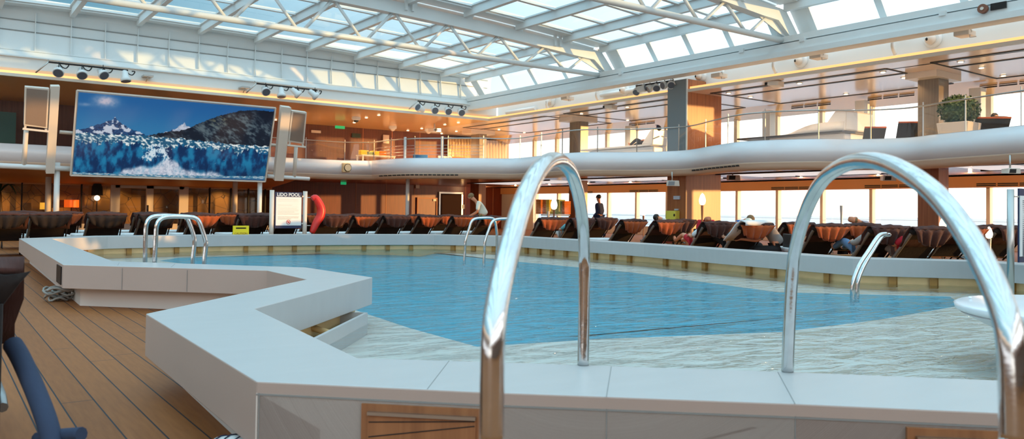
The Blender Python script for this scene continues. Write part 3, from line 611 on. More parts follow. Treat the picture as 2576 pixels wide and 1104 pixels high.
# ------------------------------------------------------------------ loungers
def make_lounger(covm=cover, label='', wht=True, w=.74):
    t = thing('sun_lounger', label, 'sun lounger'); h = w/2
    for s_ in (-1, 1):
        build('side_rail', MB().tube([(s_*h, .62, .30), (s_*h, .75, .33), (s_*h, 1.9, .33)], .022, 8), alu, t)
        build('back_rail', MB().tube([(s_*(h-.02), .82, .28), (s_*(h-.03), .62, .42), (s_*(h-.05), .2, .82), (s_*(h-.06), .12, .90)], .032 if s_ < 0 else .016, 8), alu if s_ < 0 else darkm, t)
        for y0, y1 in ((.95, 1.3), (1.3, .95)): build('leg', MB().tube([(s_*(h-.03), y0, .33), (s_*(h-.03), y1, .02)], .014, 6), darkm, t)
    build('cross_bar', MB().tube([(-h, 1.9, .33), (h, 1.9, .33)], .022, 8), alu, t)
    build('seat_sling', MB().box((-h+.02, .74, .335), (h-.02, 1.88, .35)), sling, t)
    if wht: build('seat_cushion', MB().box((-h-.11, .85, .355), (h+.11, 1.85, .45)), pad, t, bevel=.03)
    build('backrest', MB().hexa([(-h+.06, .74, .34), (h-.06, .74, .34), (h-.06, .78, .36), (-h+.06, .78, .36), (-h+.07, .13, .88), (h-.07, .13, .88), (h-.07, .17, .91), (-h+.07, .17, .91)]), brown, t)
    rows = []; path = [(.40, .60), (.33, .68), (.27, .78), (.2, .88), (.12, .955), (.05, .965), (-.005, .93), (-.02, .90)]
    rn = random.Random(int(w*100))
    for j, (y, z) in enumerate(path):
        q = len(path)-1; fl = .05 if 2 <= j <= 6 else .02; ww = h+fl-(.05*(j/q)); row = []
        for i in range(13):
            x = -ww+2*ww*i/12; f = .012*math.sin(i*2.1+j*.4)*(1.5 if j > 6 else .8); row.append(Vector((x, y-f*.8, z+f*.6-(.03*abs(i-6)/6 if 3 <= j <= 6 else 0))))
        rows.append(row)
    build('draped_towel', MB().grid(rows), topm, t, local=True, solid=.02)
    rows = []
    for j, (y, z) in enumerate(((-.035, .905), (-.03, .86), (-.005, .80), (.03, .74), (.06, .70))):
        ww = h+.03-.035*j; rows.append([Vector((-ww+2*ww*i/20, y+(.008+.009*j)*math.sin(i*1.25+h*9), z-.02*j*math.sin(PI*i/20)+.008*math.sin(i*2.3))) for i in range(21)])
    build('hanging_flap', MB().grid(rows), covm, t, local=True, solid=.012)
    build('head_pillow', MB().tube([(-h+.0, .155, .87), (-h+.06, .145, .88), (h-.06, .145, .88), (h-.0, .155, .87)], [.02, .07, .07, .02], 10), brown, t)
    return t
def headpos(px, Y): d = ray(px, 560); return Vector((d.x/d.y*Y, Y, 0))
protoA = make_lounger(cover, 'x', True, w=.70); protoB = make_lounger(shade_cover, 'x', True, w=.80); protoC = make_lounger(shade_cover, 'x', False, w=.72); protoD = make_lounger(cover, 'x', False, w=.76); protoE = make_lounger(brown, 'x', True, w=.80)  # protoE: near-black flap, shade painted in for loungers the sun misses
used = set(); LN = [0]
def place_l(proto, pos, rz, label, group):
    if proto.name not in used:
        used.add(proto.name); o = proto; o.location = pos; o.rotation_euler = (0, 0, rz); o['label'] = label; o['group'] = group
    else: o = dup(proto, tuple(pos), rz, label, group)
    return o
row1 = [(14, 0), (127, 0), (270, 0), (398, .03), (515, 0), (642, -.02), (735, 0), (842, .02), (922, 0), (1000, 0), (1084, 0), (1166, 0), (1238, 0)]
places = ['at the far left edge of the picture', 'standing alone left of the ladder, black back towards the pool', 'with a black back left of the small left ladder', 'seen through the left ladder', 'just right of the left ladder', 'behind the yellow floor sign', 'behind the pool rules sign', 'right of the red life ring', 'second to the right of the life ring', 'below the white pole', 'below the small wall hatch door', 'below the dark doorway', 'behind the ladder standing in water']
for k, (px, rz) in enumerate(row1):
    p = headpos(px, 19.9 if k > 2 else 20.2-.25*(3-k)); pr = protoE if k < 4 else (protoB if k in (5, 7, 9) else protoA)
    place_l(pr, p, rz, 'brown lounger, front row, '+places[k], 'front row of loungers along the far pool edge')
row2 = [60, 168, 262, 378, 492, 582, 658, 800, 890, 968, 1055, 1130, 1195]
for k, px in enumerate(row2):
    place_l(protoB if k % 3 == 0 else protoA, headpos(px, 22.6), 0, 'rust-draped lounger in the second row facing the screen, %s from the left' % ORD[k], 'second row of loungers facing the screen')
bank = [(1392, 16.2, 0), (1468, 16.0, 1), (1528, 16.6, 1), (1598, 13.7, 0), (1686, 12.6, 0), (1722, 14.2, 1), (1812, 10.9, 1), (1905, 9.9, 2), (2015, 10.6, 0), (2095, 8.6, 0), (2175, 9.2, 0), (2243, 7.25, 1), (2352, 6.5, 1), (2440, 6.9, 0), (2500, 7.4, 0), (2560, 6.4, 1)]
bl_ = ['behind the right leg of the middle handrail, left of it', 'hidden partly by the right leg of the middle handrail', 'with an upright brown back near the walking man', 'with a bright orange half-moon fold', 'in front of the yellow box on the pillar', 'in the back beside the broad pillar', 'with the person in white shirt and red shorts', 'with the white towel over its frame, in the middle of the right bank', 'with an orange lit fold behind the white-towelled one', 'with a dark back just right of the right handrail far leg', 'in front of the bald man in lavender', 'tall with a brown roll pillow and jeans legs beside it', 'with yellow slings lit from behind at the right', 'behind the descending arch of the right handrail', 'left of the steel sign post at the right edge', 'beneath the sign at the right edge']
for k, (px, Y, ty) in enumerate(bank):
    d = ray(px, 560); p = Vector((d.x/d.y*Y, Y, 0)); rz = math.radians(-8 if px < 1700 else (-20 if px < 2050 else -30))
    place_l((protoA, protoC, protoD)[ty] if ty != 0 else (protoA if k % 2 else protoD), p, rz, 'brown lounger '+bl_[k], 'loungers beside the right pool edge')
# white towel over the middle one
p = headpos(1905, 9.9); tw = MB(); rows = []
for j, (y, z) in enumerate([(.5, .58), (.33, .75), (.2, .91), (.08, .99), (-.03, .96), (-.03, .9)]): rows.append([Vector((p.x-.42+.84*i/8, p.y+y+.01*math.sin(i*2), z)) for i in range(9)])
single('bath_towel', tw.grid(rows), pad, 'white towel laid over the top of the middle lounger of the right bank', 'towel', solid=.02)
# near left lounger
big = make_lounger(brown, 'dark brown lounger in the lower left corner, close to the camera', False, w=.74); hp = Vector((-.1, 3.3, 0)); big.location = hp
rows = []
for j, z in enumerate((.80, .6, .4, .2, .03)): rows.append([Vector((-.42+.74*i/10, -.02+.015*math.sin(i*2.2+j)+.05*j/4, z)) for i in range(11)])
build('dark_skirt', MB().grid(rows), brown, big, local=True, solid=.02)  # dark sheet filling the space below the backrest
def at_d(px, py, D): d = ray(px, py); return EYE+d*(D/d.dot(FW))
mb = MB().tube(smooth_path([at_d(28, 860, 2.95), at_d(52, 900, 2.9), at_d(88, 980, 2.8), at_d(118, 1060, 2.7), at_d(135, 1130, 2.65)], 5), [.015]+[.033]*20, 12).tube(smooth_path([at_d(95, 1104, 2.75), at_d(150, 1096, 2.7), at_d(205, 1092, 2.66)], 4), .024, 10)
single('striped_towel', mb, bluetow, 'blue-grey ribbed towel roll hanging off the near lounger at the lower left', 'towel')
# rolled towel and rope bundle on the deck
r0 = atz(505, 1180, 0); rt = MB(); 
q0 = atz(545, 1150, .09); dirq = Vector((.55, -.83, 0)); rt.tube([q0-dirq*.02, q0, q0+dirq*.08, q0+dirq*.45], [.02, .085, .1, .1], 20)
rr = single('rolled_towel', rt, mat('white_towel', S(222, 222, 222), .9, bump=.3), 'rolled white towel with thin navy stripes on the deck under the coping', 'towel')
st = MB()
for k in range(9):
    c = q0+dirq*(.02+.05*k); rad = .102 if k > 0 else .092; st.tube([c+Vector((dirq.y*math.cos(a)*rad, -dirq.x*math.cos(a)*rad, math.sin(a)*rad)) for a in [PI*2*i/20 for i in range(21)]], .003, 5)
tag(build('towel_stripe', st, navyf, rr), label='thin navy stripes')
rb = atz(160, 757, 0); mb = MB(); rn = random.Random(3)
for k in range(9):
    c = rb+Vector((rn.uniform(-.1, .1), rn.uniform(-.12, .12), .03+k*.016)); R_ = rn.uniform(.07, .15)
    mb.tube([c+Vector((R_*math.cos(a), R_*.8*math.sin(a), .02*math.sin(3*a+k))) for a in [PI*2*i/16 for i in range(17)]], .014, 6)
single('rope_coil', mb, mat('grey_rope', S(150, 146, 140), .9, bump=.3), 'small untidy coil of grey rope on the deck under the left coping corner', 'rope')
# ------------------------------------------------------------------ big LED screen, its columns and speakers
b0 = aty(177.6, 440.2, 29.3); zb = b0.z; ytop = 28.35
X0, X1, ZB, ZT = 3.72, 10.13, 2.09, 4.76
def sp_(x, t, off=0):  # point on the tilted plane; t 0 bottom .. 1 top; off towards the camera
    y = lerp(29.3, 28.35, t); z = lerp(ZB, ZT, t); n = Vector((0, -(ZT-ZB), -.95)).normalized(); return Vector((x, y, z))+n*off
def onscr(px, py, off=0):
    n = Vector((0, -(ZT-ZB), -.95)).normalized(); return onp(px, py, sp_(0, 0, off), n)
scr = thing('led_screen', 'giant tilted LED screen showing snowy mountains above an ice-blue glacier', 'screen', (6.9, 29.3, 2.09))
fr_ = MB(); 
for a, b in (((X0, 0), (X1, 0)), ((X1, 0), (X1, 1)), ((X1, 1), (X0, 1)), ((X0, 1), (X0, 0))): fr_.bar(sp_(a[0], a[1], .0), sp_(b[0], b[1], .0), .05, .05, up=(0, 1, 0) if a[0] != b[0] else (1, 0, 0))
build('screen_frame', fr_, offw, scr)
bk = [sp_(X0, 0, -.02), sp_(X1, 0, -.02), sp_(X1, 1, -.02), sp_(X0, 1, -.02)]; build('screen_back', MB().hexa([p+Vector((0, .2, 0)) for p in bk[:2]]+[p for p in bk[1::-1]][::1][::-1][::-1][:0]+[bk[1], bk[0]]+[p+Vector((0, .2, 0)) for p in (bk[3], bk[2])]+[bk[2], bk[3]]), offw, scr)
def nz(x, y, s, o=4): return noise.fractal(Vector((x*s*2.2, y*s, 3.7)), 1.0, 2.0, o)
def sm(a, b, x): t = min(1, max(0, (x-a)/(b-a))); return t*t*(3-2*t)
def interp(tab, x):
    for (a, b), (c, d) in zip(tab, tab[1:]):
        if x <= c: return b+(d-b)*(x-a)/(c-a)
    return tab[-1][1]
PEAK = [(0, .545), (.04, .575), (.08, .615), (.11, .64), (.14, .68), (.165, .70), (.175, .745), (.185, .70), (.21, .66), (.25, .605), (.29, .575), (.33, .535), (.36, .54), (.4, .56), (.44, .6), (.48, .645), (.495, .69), (.51, .70), (.518, .735), (.53, .69), (.56, .66), (.6, .6), (1, .5)]
HILL = [(0, .3), (.3, .5), (.345, .53), (.4, .575), (.45, .605), (.5, .62), (.55, .67), (.6, .74), (.65, .80), (.7, .855), (.75, .895), (.8, .935), (.84, .955), (.88, .965), (.93, .97), (1, .965)]
def mixc(a, b, t): return tuple(p+(q-p)*t for p, q in zip(a, b))
def pic(u, v):
    c = mixc((48, 118, 165), (30, 92, 150), sm(.5, 1, v)+.2*u)
    cl = math.exp(-((u-.125)/.05)**2-((v-.92)/.06)**2)*1.3+.5*math.exp(-((u-.03)/.03)**2-((v-.86)/.02)**2); c = mixc(c, (185, 180, 195), min(1, max(0, cl+.35*cl*nz(u, v, 30))*.8))
    pk = interp(PEAK, u)+.012*nz(u, .1, 40)
    if v < pk:
        n = nz(u*.8+v*.35, v*1.0-u*.9, 15, 5); sn = sm(.04, .22, n+(v-pk+.06)*1.6); base = mixc((18, 45, 85), (35, 75, 120), sm(-.4, .4, nz(u, v, 60)))
        if .46 < u < .6: sn = max(sn, .8)
        c = mixc(base, (215, 218, 228), sn*.85)
    hl = interp(HILL, u)+.01*nz(u, .5, 40)
    if v < hl and u > .3:
        n = nz(u*.8, v+u, 9, 7); n2 = nz(u+v*.4, v, 30, 4); c = mixc((14, 24, 40), (84, 100, 108), sm(-.35, .75, n+n2*.7)); c = mixc(c, (100, 100, 80), .8*sm(.1, .5, n2)*math.exp(-((u-.69)/.05)**2-((v-.83)/.09)**2)*1.5 if True else 0)
        c = mixc(c, (8, 16, 34), sm(.82, .98, u)*sm(.7, .9, v)*.8+sm(.06, 0, hl-v)*.4)
    top = .505+.02*nz(u, .9, 22)+.02*math.sin(u*5)
    if v < top:
        n = nz(u*.9+v*.3, v*1.3, 34, 5); edge = .40+.05*nz(u, .3, 9)+.05*nz(u, .6, 40)+.02*u
        if v > edge: c = mixc((22, 84, 118), (222, 228, 226), sm(-.12, .42, n)); c = mixc(c, (18, 50, 80), .7*sm(.22, .0, u)*sm(.1, .3, .6-v))
        else:
            m = nz(u*1.2, v*.6, 12, 6); c = mixc((4, 48, 96), (26, 118, 160), sm(-.5, .6, m)); c = mixc(c, (5, 38, 76), .6*sm(.1, -.5, m)+.5*sm(.25, .05, v)*sm(.5, .2, abs(u-.95)))
            ic = max(0, 1-abs(u-.36-.04*nz(v, .2, 9))/.06)*sm(.16, .25, v)+max(0, 1-abs(u-.45+.15*(v-.2))/.035)*.9; c = mixc(c, (205, 220, 228), min(1, sm(.45, .9, ic+nz(u*1.5, v, 45)*.6)))
    sp1 = .16*math.exp(-((u-.46)/.07)**2)+.085*sm(.17, .26, u)*sm(.82, .7, u)+.04*math.exp(-((u-.31)/.04)**2)+.02*nz(u, .2, 14)
    if v < .45: c = mixc(c, (205, 208, 220), min(1, sm(sp1+.03, sp1-.03, v)*(.85+.3*nz(u, v, 40)))*sm(.19, .24, u)*sm(.85, .78, u))
    wt = .025+.035*u*u+.004*nz(u, v, 50)
    if v < wt: c = mixc((60, 120, 150), (190, 200, 205), sm(-.2, .4, nz(u*.4, v*3, 60))) ; c = mixc(c, (20, 70, 120), sm(.5, .8, u)*sm(.03, .01, v)*.8)
    return c
NX_, NY_ = 400, 170
me = bpy.data.meshes.new('display'); vs = []; cols = []
for j in range(NY_+1):
    for i in range(NX_+1):
        u, v = i/NX_, j/NY_; p = sp_(lerp(X0+.05, X1-.05, u), lerp(.018, .982, v), .03)-Vector((6.9, 29.3, 2.09)); vs.append(tuple(p)); c = pic(u, v); f = lambda q: ((max(0, min(255, q))/255+.055)/1.055)**2.4; cols += [f(c[0]), f(c[1]), f(c[2]), 1]
me.from_pydata(vs, [], [(j*(NX_+1)+i, j*(NX_+1)+i+1, (j+1)*(NX_+1)+i+1, (j+1)*(NX_+1)+i) for j in range(NY_) for i in range(NX_)])
ca = me.color_attributes.new('picture', 'FLOAT_COLOR', 'POINT'); ca.data.foreach_set('color', cols)
dm = bpy.data.materials.new('led_display'); dm.use_nodes = True; N = dm.node_tree.nodes; L = dm.node_tree.links; b = N['Principled BSDF']; at = N.new('ShaderNodeAttribute'); at.attribute_name = 'picture'
b.inputs['Base Color'].default_value = (.01, .01, .01, 1); b.inputs['Roughness'].default_value = .6; b.inputs['Specular IOR Level'].default_value = .2; L.new(at.outputs['Color'], b.inputs['Emission Color']); b.inputs['Emission Strength'].default_value = .95
me.materials.append(dm); do = bpy.data.objects.new('display', me); COL.objects.link(do); do.parent = scr
def pquad(pts, dep, mb=None):
    mb = mb or MB(); n = Vector((0, (ZT-ZB), .95)).normalized()*dep; P = [onscr(*q) for q in pts]; return mb.hexa([P[0], P[1], P[1]+n, P[0]+n, P[3], P[2], P[2]+n, P[3]+n])
def column(q, lab):
    single('screen_column', pquad(q, .25), offw, lab, 'column', bevel=.01)
column([(115.6, 437), (137.5, 437), (151, 217), (128, 217)], 'tall pale column standing left of the LED screen'); column([(691, 455), (713.5, 455.6), (733, 271), (709, 268)], 'tall pale column standing right of the LED screen')
def speaker(q, lab, bx):
    t = thing('loudspeaker_panel', lab, 'loudspeaker', tuple(onscr(*q[0])))
    build('cabinet', pquad(q, .18), offw, t, bevel=.01)
    iq = [(q[0][0]+4, q[0][1]-4), (q[1][0]-4, q[1][1]-4), (q[2][0]-4, q[2][1]+4), (q[3][0]+4, q[3][1]+4)]
    n = Vector((0, -(ZT-ZB), -.95)).normalized()*.012; P = [onscr(*z)+n for z in iq]; build('speaker_grille', MB().hexa([P[0], P[1], P[1]-n*.9, P[0]-n*.9, P[3], P[2], P[2]-n*.9, P[3]-n*.9]), meshm, t)
    a = onscr(q[0][0]-3, q[0][1]+8); b = onscr(q[1][0]+3, q[1][1]+8); build('bracket', MB().bar(a, b, .12, .06).bar(onscr(q[0][0]+4, q[0][1]+1), onscr(q[0][0]+2, q[0][1]+9), .06, .06, up=(1, 0, 0)).bar(onscr(q[1][0]-4, q[1][1]+1), onscr(q[1][0]-2, q[1][1]+9), .06, .06, up=(1, 0, 0)), offw, t)
    g = aty(bx[0], q[0][1]+9, 29.3); h = aty(bx[1], bx[2], 29.4); build('support_tube', MB().tube([g, h], .07, 12), offw, t)
speaker([(60, 316), (119, 323), (124, 223), (63, 218)], 'tall white-framed loudspeaker panel left of the LED screen', (66, 60, 418)); speaker([(725, 357), (765, 362), (772, 283), (734, 278)], 'white-framed loudspeaker panel right of the LED screen', (745, 740, 447))
a = aty(-30, 415, 29.4); b = aty(180, 425, 29.4); single('horizontal_tube', MB().tube([a, b], .085, 12), white, 'white horizontal tube under the left loudspeaker panel', 'tube')
a = aty(672, 443, 29.4); b = aty(778, 450, 29.4); single('horizontal_tube', MB().tube([a, b], .075, 12), white, 'white horizontal tube under the right loudspeaker panel', 'tube')
a = aty(150, 332, 29.4); b = aty(184, 335, 29.4); single('horizontal_tube', MB().tube([a, b], .06, 12), offw, 'short pale tube tying the left column to the screen', 'tube')
a = aty(676, 364, 29.4); b = aty(700, 366, 29.4); single('horizontal_tube', MB().tube([a, b], .06, 12), offw, 'short pale tube tying the right column to the screen', 'tube')
for px, y, z1, r, lab in ((142, 29.5, 2.5, .085, 'white round pole under the left end of the LED screen'), (653, 29.5, 2.3, .085, 'white round pole under the right end of the LED screen, left of the rules sign'), (1025, 30.2, 2.55, .08, 'slim white round pole in front of the wood wall'), (121, 36.5, 2.45, .11, 'brownish round pole behind the left column'), (591, 36.5, 2.45, .11, 'pinkish round pole in front of the bistro glazing')):
    p = aty(px, 500, y); single('round_pole', MB().tube([(p.x, p.y, 0), (p.x, p.y, z1)], r, 16), white if y < 31 else offw, lab, 'pole')
# ------------------------------------------------------------------ bistro glazing below the screen
struct('wall_back_gold_screen', MB().box((XL, 41.4, 0), (17, 41.5, 2.6)), latt)
struct('ceiling_bistro', MB().box((XL, 40.2, 2.3), (17, 41.5, 2.4)), offw)
struct('wall_back_plinth', MB().box((XL, 39.95, 0), (14.2, 40.1, .28)), offw)
for px, wd, m in ((54, .05, dark), (128, .06, dark), (204, .06, dark), (527, .05, dark), (580, .05, dark), (624, .05, dark), (289, .38, offw), (376, .3, offw), (461, .42, offw), (666, .06, dark)):
    p = aty(px, 520, 39.98); trim(MB().box((p.x-wd/2, 39.9, .1), (p.x+wd/2, 40.08, 2.05)), m)
p = aty(289, 520, 39.98); q = aty(461, 520, 39.98); trim(MB().box((p.x, 39.9, 1.93), (q.x, 40.08, 2.05)), offw); single('door_handle', MB().tube([(aty(372, 530, 39.85).x, 39.85, .85), (aty(372, 530, 39.85).x, 39.85, 1.15)], .03, 8), darkm, 'dark handle of the glazed bistro door', 'door handle')
xs = [-10, -4, 1, 5, 9, 13.9]
for a, b in zip(xs, xs[1:]): window(MB().add([(a, 40.0, .28), (b, 40.0, .28), (b, 40.0, 2.0), (a, 40.0, 2.0)], [(0, 1, 2, 3)]), pane)
for px, py, rx, h, m, lab in ((180, 512, .3, .34, mat('amber_shade', S(230, 100, 30), emit=S(240, 90, 20), es=.9), 'orange drum lamp shade glowing behind the bistro glass left of the ladder'), (108, 518, .12, .3, mat('amber_shade2', S(240, 180, 60), emit=S(250, 180, 60), es=.8), 'small amber lamp behind the bistro glass near the left column')):
    p = aty(px, py, 40.8); t = thing('table_lamp', lab, 'lamp', (p.x, 40.8, 0)); build('lamp_shade', MB().lathe([(rx, p.z-h/2), (rx, p.z+h/2)], (p.x, 40.8, 0), 20), m, t); build('lamp_stem', MB().tube([(p.x, 40.8, 0), (p.x, 40.8, p.z-h/2)], .03, 8), darkm, t)
p = aty(244, 498, 39.6); t = thing('shaded_lamp', 'dark shaded standing lamp with a round white globe in front of the bistro', 'lamp', (p.x, 39.6, 0)); build('lamp_globe', MB().ell(p, (.12, .12, .12), 12, 8), lampw, t); build('lamp_shade', MB().lathe([(.1, .75), (.22, .5), (.24, .12)], p, 16), dark, t); build('lamp_stem', MB().tube([(p.x, p.y, 0), (p.x, p.y, p.z-.12)], .025, 8), darkm, t)
# arched soffit over the bistro
so_ = MB(); rows = []
for i in range(25):
    x = lerp(-8, 13.9, i/24); d_ = sm(9, 14, x)*2.2; rows.append([Vector((x, 33.6+d_, 2.49)), Vector((x, 33.9+d_, 2.42)), Vector((x, 35+d_, 2.3)), Vector((x, 39.9, 2.06))])
struct('ceiling_bistro_canopy', so_.grid(rows), valm, solid=.02)
# door and hatch in the wood wall
p = aty(1103, 500, 39.98); q = aty(1163, 500, 39.98); zt = aty(1130, 483, 39.98).z
dr_ = tag(build('door_1', MB().box((p.x+.08, 39.94, 0), (q.x-.08, 39.97, zt-.08)), mat('dark_door', S(40, 16, 12), .7, spec=.15)), kind='structure')
trim(MB().box((p.x, 39.9, 0), (p.x+.1, 39.99, zt)), steel); trim(MB().box((q.x-.1, 39.9, 0), (q.x, 39.99, zt)), steel); trim(MB().box((p.x+.1, 39.9, zt-.1), (q.x-.1, 39.99, zt)), steel)
p = aty(1048, 500, 39.98); q = aty(1099, 500, 39.98); zt = aty(1074, 497, 39.98).z
tag(build('door_2', MB().box((p.x+.07, 39.95, 0), (q.x-.07, 39.97, zt-.06)), wood), kind='structure')
trim(MB().box((p.x, 39.9, 0), (p.x+.07, 39.99, zt)), seam_d); trim(MB().box((q.x-.07, 39.9, 0), (q.x, 39.99, zt)), seam_d); trim(MB().box((p.x+.07, 39.9, zt-.07), (q.x-.07, 39.99, zt)), seam_d)
def plate(px, py, wx, hz, m, lab, cat='sign', Y=39.93, name='wall_plate'):
    p = aty(px, py, Y); return single(name, MB().box((p.x-wx/2, Y-.03, p.z-hz/2), (p.x+wx/2, Y+.02, p.z+hz/2)), m, lab, cat, bevel=.01)
plate(1093, 503, .2, .14, signw, 'tiny white notice on the small wall hatch'); plate(1165, 520, .2, .26, signw, 'small pale notice beside the dark doorway'); plate(1050, 469, .25, .22, offw, 'small round-cornered speaker box high on the wood wall', 'speaker', name='wall_speaker')
plate(864, 461, .3, .14, exitg, 'small green exit sign under the balcony', name='exit_sign', Y=38); plate(855, 320, .5, .14, exitg, 'small green exit sign on the upper deck right of the loudspeaker', name='exit_sign', Y=36)
plate(896, 341, .5, .22, mat('dark_sign', S(40, 60, 50), .4), 'dark direction sign with pale arrows on the upper wood wall', name='direction_sign', Y=37.7); plate(971, 350, .35, .45, offw, 'pale square panel on the upper wood wall', 'panel', Y=37.7); plate(795, 331, .5, .13, offw, 'small pale plate on the upper wall right of the loudspeaker', Y=37.7)
# ------------------------------------------------------------------ people
def skinmesh(name, V, E, root, m, parent, sub=2):
    ks = list(V); me = bpy.data.meshes.new(name); me.from_pydata([V[k][0] for k in ks], [(ks.index(a), ks.index(b)) for a, b in E], []); me.materials.append(m)
    o = bpy.data.objects.new(name, me); COL.objects.link(o); o.parent = parent; md = o.modifiers.new('skin', 'SKIN'); md.use_smooth_shade = True
    sv = me.skin_vertices[0].data
    for i, k in enumerate(ks):
        r = V[k][1]; sv[i].radius = (r, r) if not isinstance(r, tuple) else r; sv[i].use_root = (k == root)
    s = o.modifiers.new('sub', 'SUBSURF'); s.levels = sub; s.render_levels = sub; return o
STAND = dict(pel=(0, 0, .95), ch=(0, .0, 1.27), nk=(0, 0, 1.47), hd=(0, .03, 1.60), shL=(-.17, 0, 1.40), shR=(.17, 0, 1.40), elL=(-.25, -.02, 1.13), elR=(.25, -.02, 1.13), wrL=(-.25, .12, .90), wrR=(.25, .12, .90), hpL=(-.09, 0, .90), hpR=(.09, 0, .90), knL=(-.1, .03, .5), knR=(.1, .03, .5), anL=(-.1, 0, .09), anR=(.1, 0, .09), toL=(-.11, .15, .04), toR=(.11, .15, .04))
def person(label, loc, rz, J, shirt, pants, hairm, skinm=skin, sleeve=.45, bald=False, cap=None, long_pants=True, extra=None, hood=False):
    J = {k: Vector(v) for k, v in {**STAND, **J}.items()}; t = thing('person', label, 'person', tuple(loc), rz)
    up = (J['hd']-J['nk']).normalized(); face = Vector(J.get('face', (0, 1, 0))).normalized(); hd = J['hd']
    V = {'pel': (J['pel'], .13), 'ab': (lerp(J['pel'], J['ch'], .5), .115), 'ch': (J['ch'], .13), 'nkb': (lerp(J['ch'], J['nk'], .75), .07), 'nk': (J['nk'], .052), 'hd': (hd+up*.02, .075), 'top': (hd+up*.10, .088), 'crown': (hd+up*.165, .06), 'chin': (hd+face*.055-up*.01, .04), 'nose': (hd+face*.105+up*.07, .014)}
    E = [('pel', 'ab'), ('ab', 'ch'), ('ch', 'nkb'), ('nkb', 'nk'), ('nk', 'hd'), ('hd', 'top'), ('top', 'crown'), ('hd', 'chin'), ('top', 'nose')]
    sd_ = face.cross(up).normalized()
    for s_, g in ((-1, 'L'), (1, 'R')):
        V['ear'+g] = (hd+up*.065+sd_*s_*.088-face*.01, .016); E.append(('top', 'ear'+g))
        V['sh'+g] = (J['sh'+g], .062); V['el'+g] = (J['el'+g], .043); V['wr'+g] = (J['wr'+g], .028); d = (J['wr'+g]-J['el'+g]).normalized(); V['pa'+g] = (J['wr'+g]+d*.07, .03); E += [('ch', 'sh'+g), ('sh'+g, 'el'+g), ('el'+g, 'wr'+g), ('wr'+g, 'pa'+g)]
        c = d.cross(Vector((0, 1, .3))).normalized()
        for q in range(4):
            b_ = J['wr'+g]+d*.095+c*(q-1.5)*.02; V['f%d%s' % (q, g)] = (b_, .009); V['g%d%s' % (q, g)] = (b_+d*(.03+.008*(q in (1, 2)))+Vector((0, .012, -.012)), .008); V['h%d%s' % (q, g)] = (b_+d*.055+Vector((0, .03, -.025)), .007)
            E += [('pa'+g, 'f%d%s' % (q, g)), ('f%d%s' % (q, g), 'g%d%s' % (q, g)), ('g%d%s' % (q, g), 'h%d%s' % (q, g))]
        V['th'+g] = (J['wr'+g]+d*.035+c*.035, .011); V['ti'+g] = (J['wr'+g]+d*.065+c*.055, .009); E += [('wr'+g, 'th'+g), ('th'+g, 'ti'+g)]
        V['hp'+g] = (J['hp'+g], .085); V['kn'+g] = (J['kn'+g], .055); V['an'+g] = (J['an'+g], .038); V['to'+g] = (J['to'+g], .035); E += [('pel', 'hp'+g), ('hp'+g, 'kn'+g), ('kn'+g, 'an'+g), ('an'+g, 'to'+g)]
    skinmesh('body', V, E, 'pel', skinm, t)
    SV = {'pel': (lerp(J['pel'], J['ch'], .05), .155), 'ab': (lerp(J['pel'], J['ch'], .5), .148), 'ch': (J['ch'], .158), 'nkb': (lerp(J['ch'], J['nk'], .62), .085)}; SE = [('pel', 'ab'), ('ab', 'ch'), ('ch', 'nkb')]
    for g in 'LR':
        SV['sh'+g] = (J['sh'+g], .08); SV['el'+g] = (lerp(J['sh'+g], J['el'+g], min(1, sleeve*2)), .062); SE += [('ch', 'sh'+g), ('sh'+g, 'el'+g)]
        if sleeve > .5: SV['wr'+g] = (lerp(J['el'+g], J['wr'+g], .92), .045); SE.append(('el'+g, 'wr'+g))
    skinmesh('shirt', SV, SE, 'pel', shirt, t)
    PV = {'pel': (J['pel'], .15)}; PE = []
    for g in 'LR':
        PV['hp'+g] = (J['hp'+g], .105); PV['kn'+g] = (J['kn'+g] if long_pants else lerp(J['hp'+g], J['kn'+g], .8), .075); PE += [('pel', 'hp'+g), ('hp'+g, 'kn'+g)]
        if long_pants: PV['an'+g] = (lerp(J['kn'+g], J['an'+g], .93), .055); PE.append(('kn'+g, 'an'+g))
    skinmesh('trousers' if long_pants else 'shorts', PV, PE, 'pel', pants, t)
    def ell(name, c, r, m):
        mb = MB().ell((0, 0, 0), r, 14, 9); o = build(name, mb, m, t, local=True); q = Vector((0, 0, 1)).rotation_difference(up); o.rotation_mode = 'QUATERNION'; o.rotation_quaternion = q; o.location = c; return o
    if not bald: ell('hair', hd+up*.115-face*.028, (.098, .108, .095), hairm)
    else: ell('hair', hd+up*.065-face*.045, (.099, .08, .05), hairm)
    for s_ in (-1, 1): build('eye', MB().ell(hd+up*.078+face*.083+sd_*s_*.03, (.011, .011, .011), 8, 6), dark, t, local=True)
    if cap: ell('cap', hd+up*.135-face*.01, (.112, .12, .075), cap); build('cap_brim', MB().ell(hd+up*.125+face*.13, (.08, .075, .012), 12, 6), cap, t, local=True)
    return t
def at_d(px, py, D): d = ray(px, py); return EYE+d*(D/d.dot(FW))
PR = Vector((RT.x, RT.y, 0)).normalized(); ang = lambda v: math.atan2(v.y, v.x)-PI/2   # rz so that local +y points along v
left_d = -PR
p = at_d(1212, 560, 25.5); p.z = 0
person('person in an ivory shirt and olive trousers bending forward behind the loungers', p, ang(left_d), dict(pel=(0, -.12, .93), ch=(0, .06, 1.24), nk=(0, .2, 1.42), hd=(0, .3, 1.5), shL=(-.18, .1, 1.36), shR=(.18, .1, 1.36), elL=(-.22, .14, 1.08), elR=(.22, .14, 1.08), wrL=(-.18, .36, .95), wrR=(.18, .34, .95), face=(0, .9, -.3)), ivory, olive, hair_g, skinm=skin2)
p = at_d(1507, 560, 31); p.z = 0
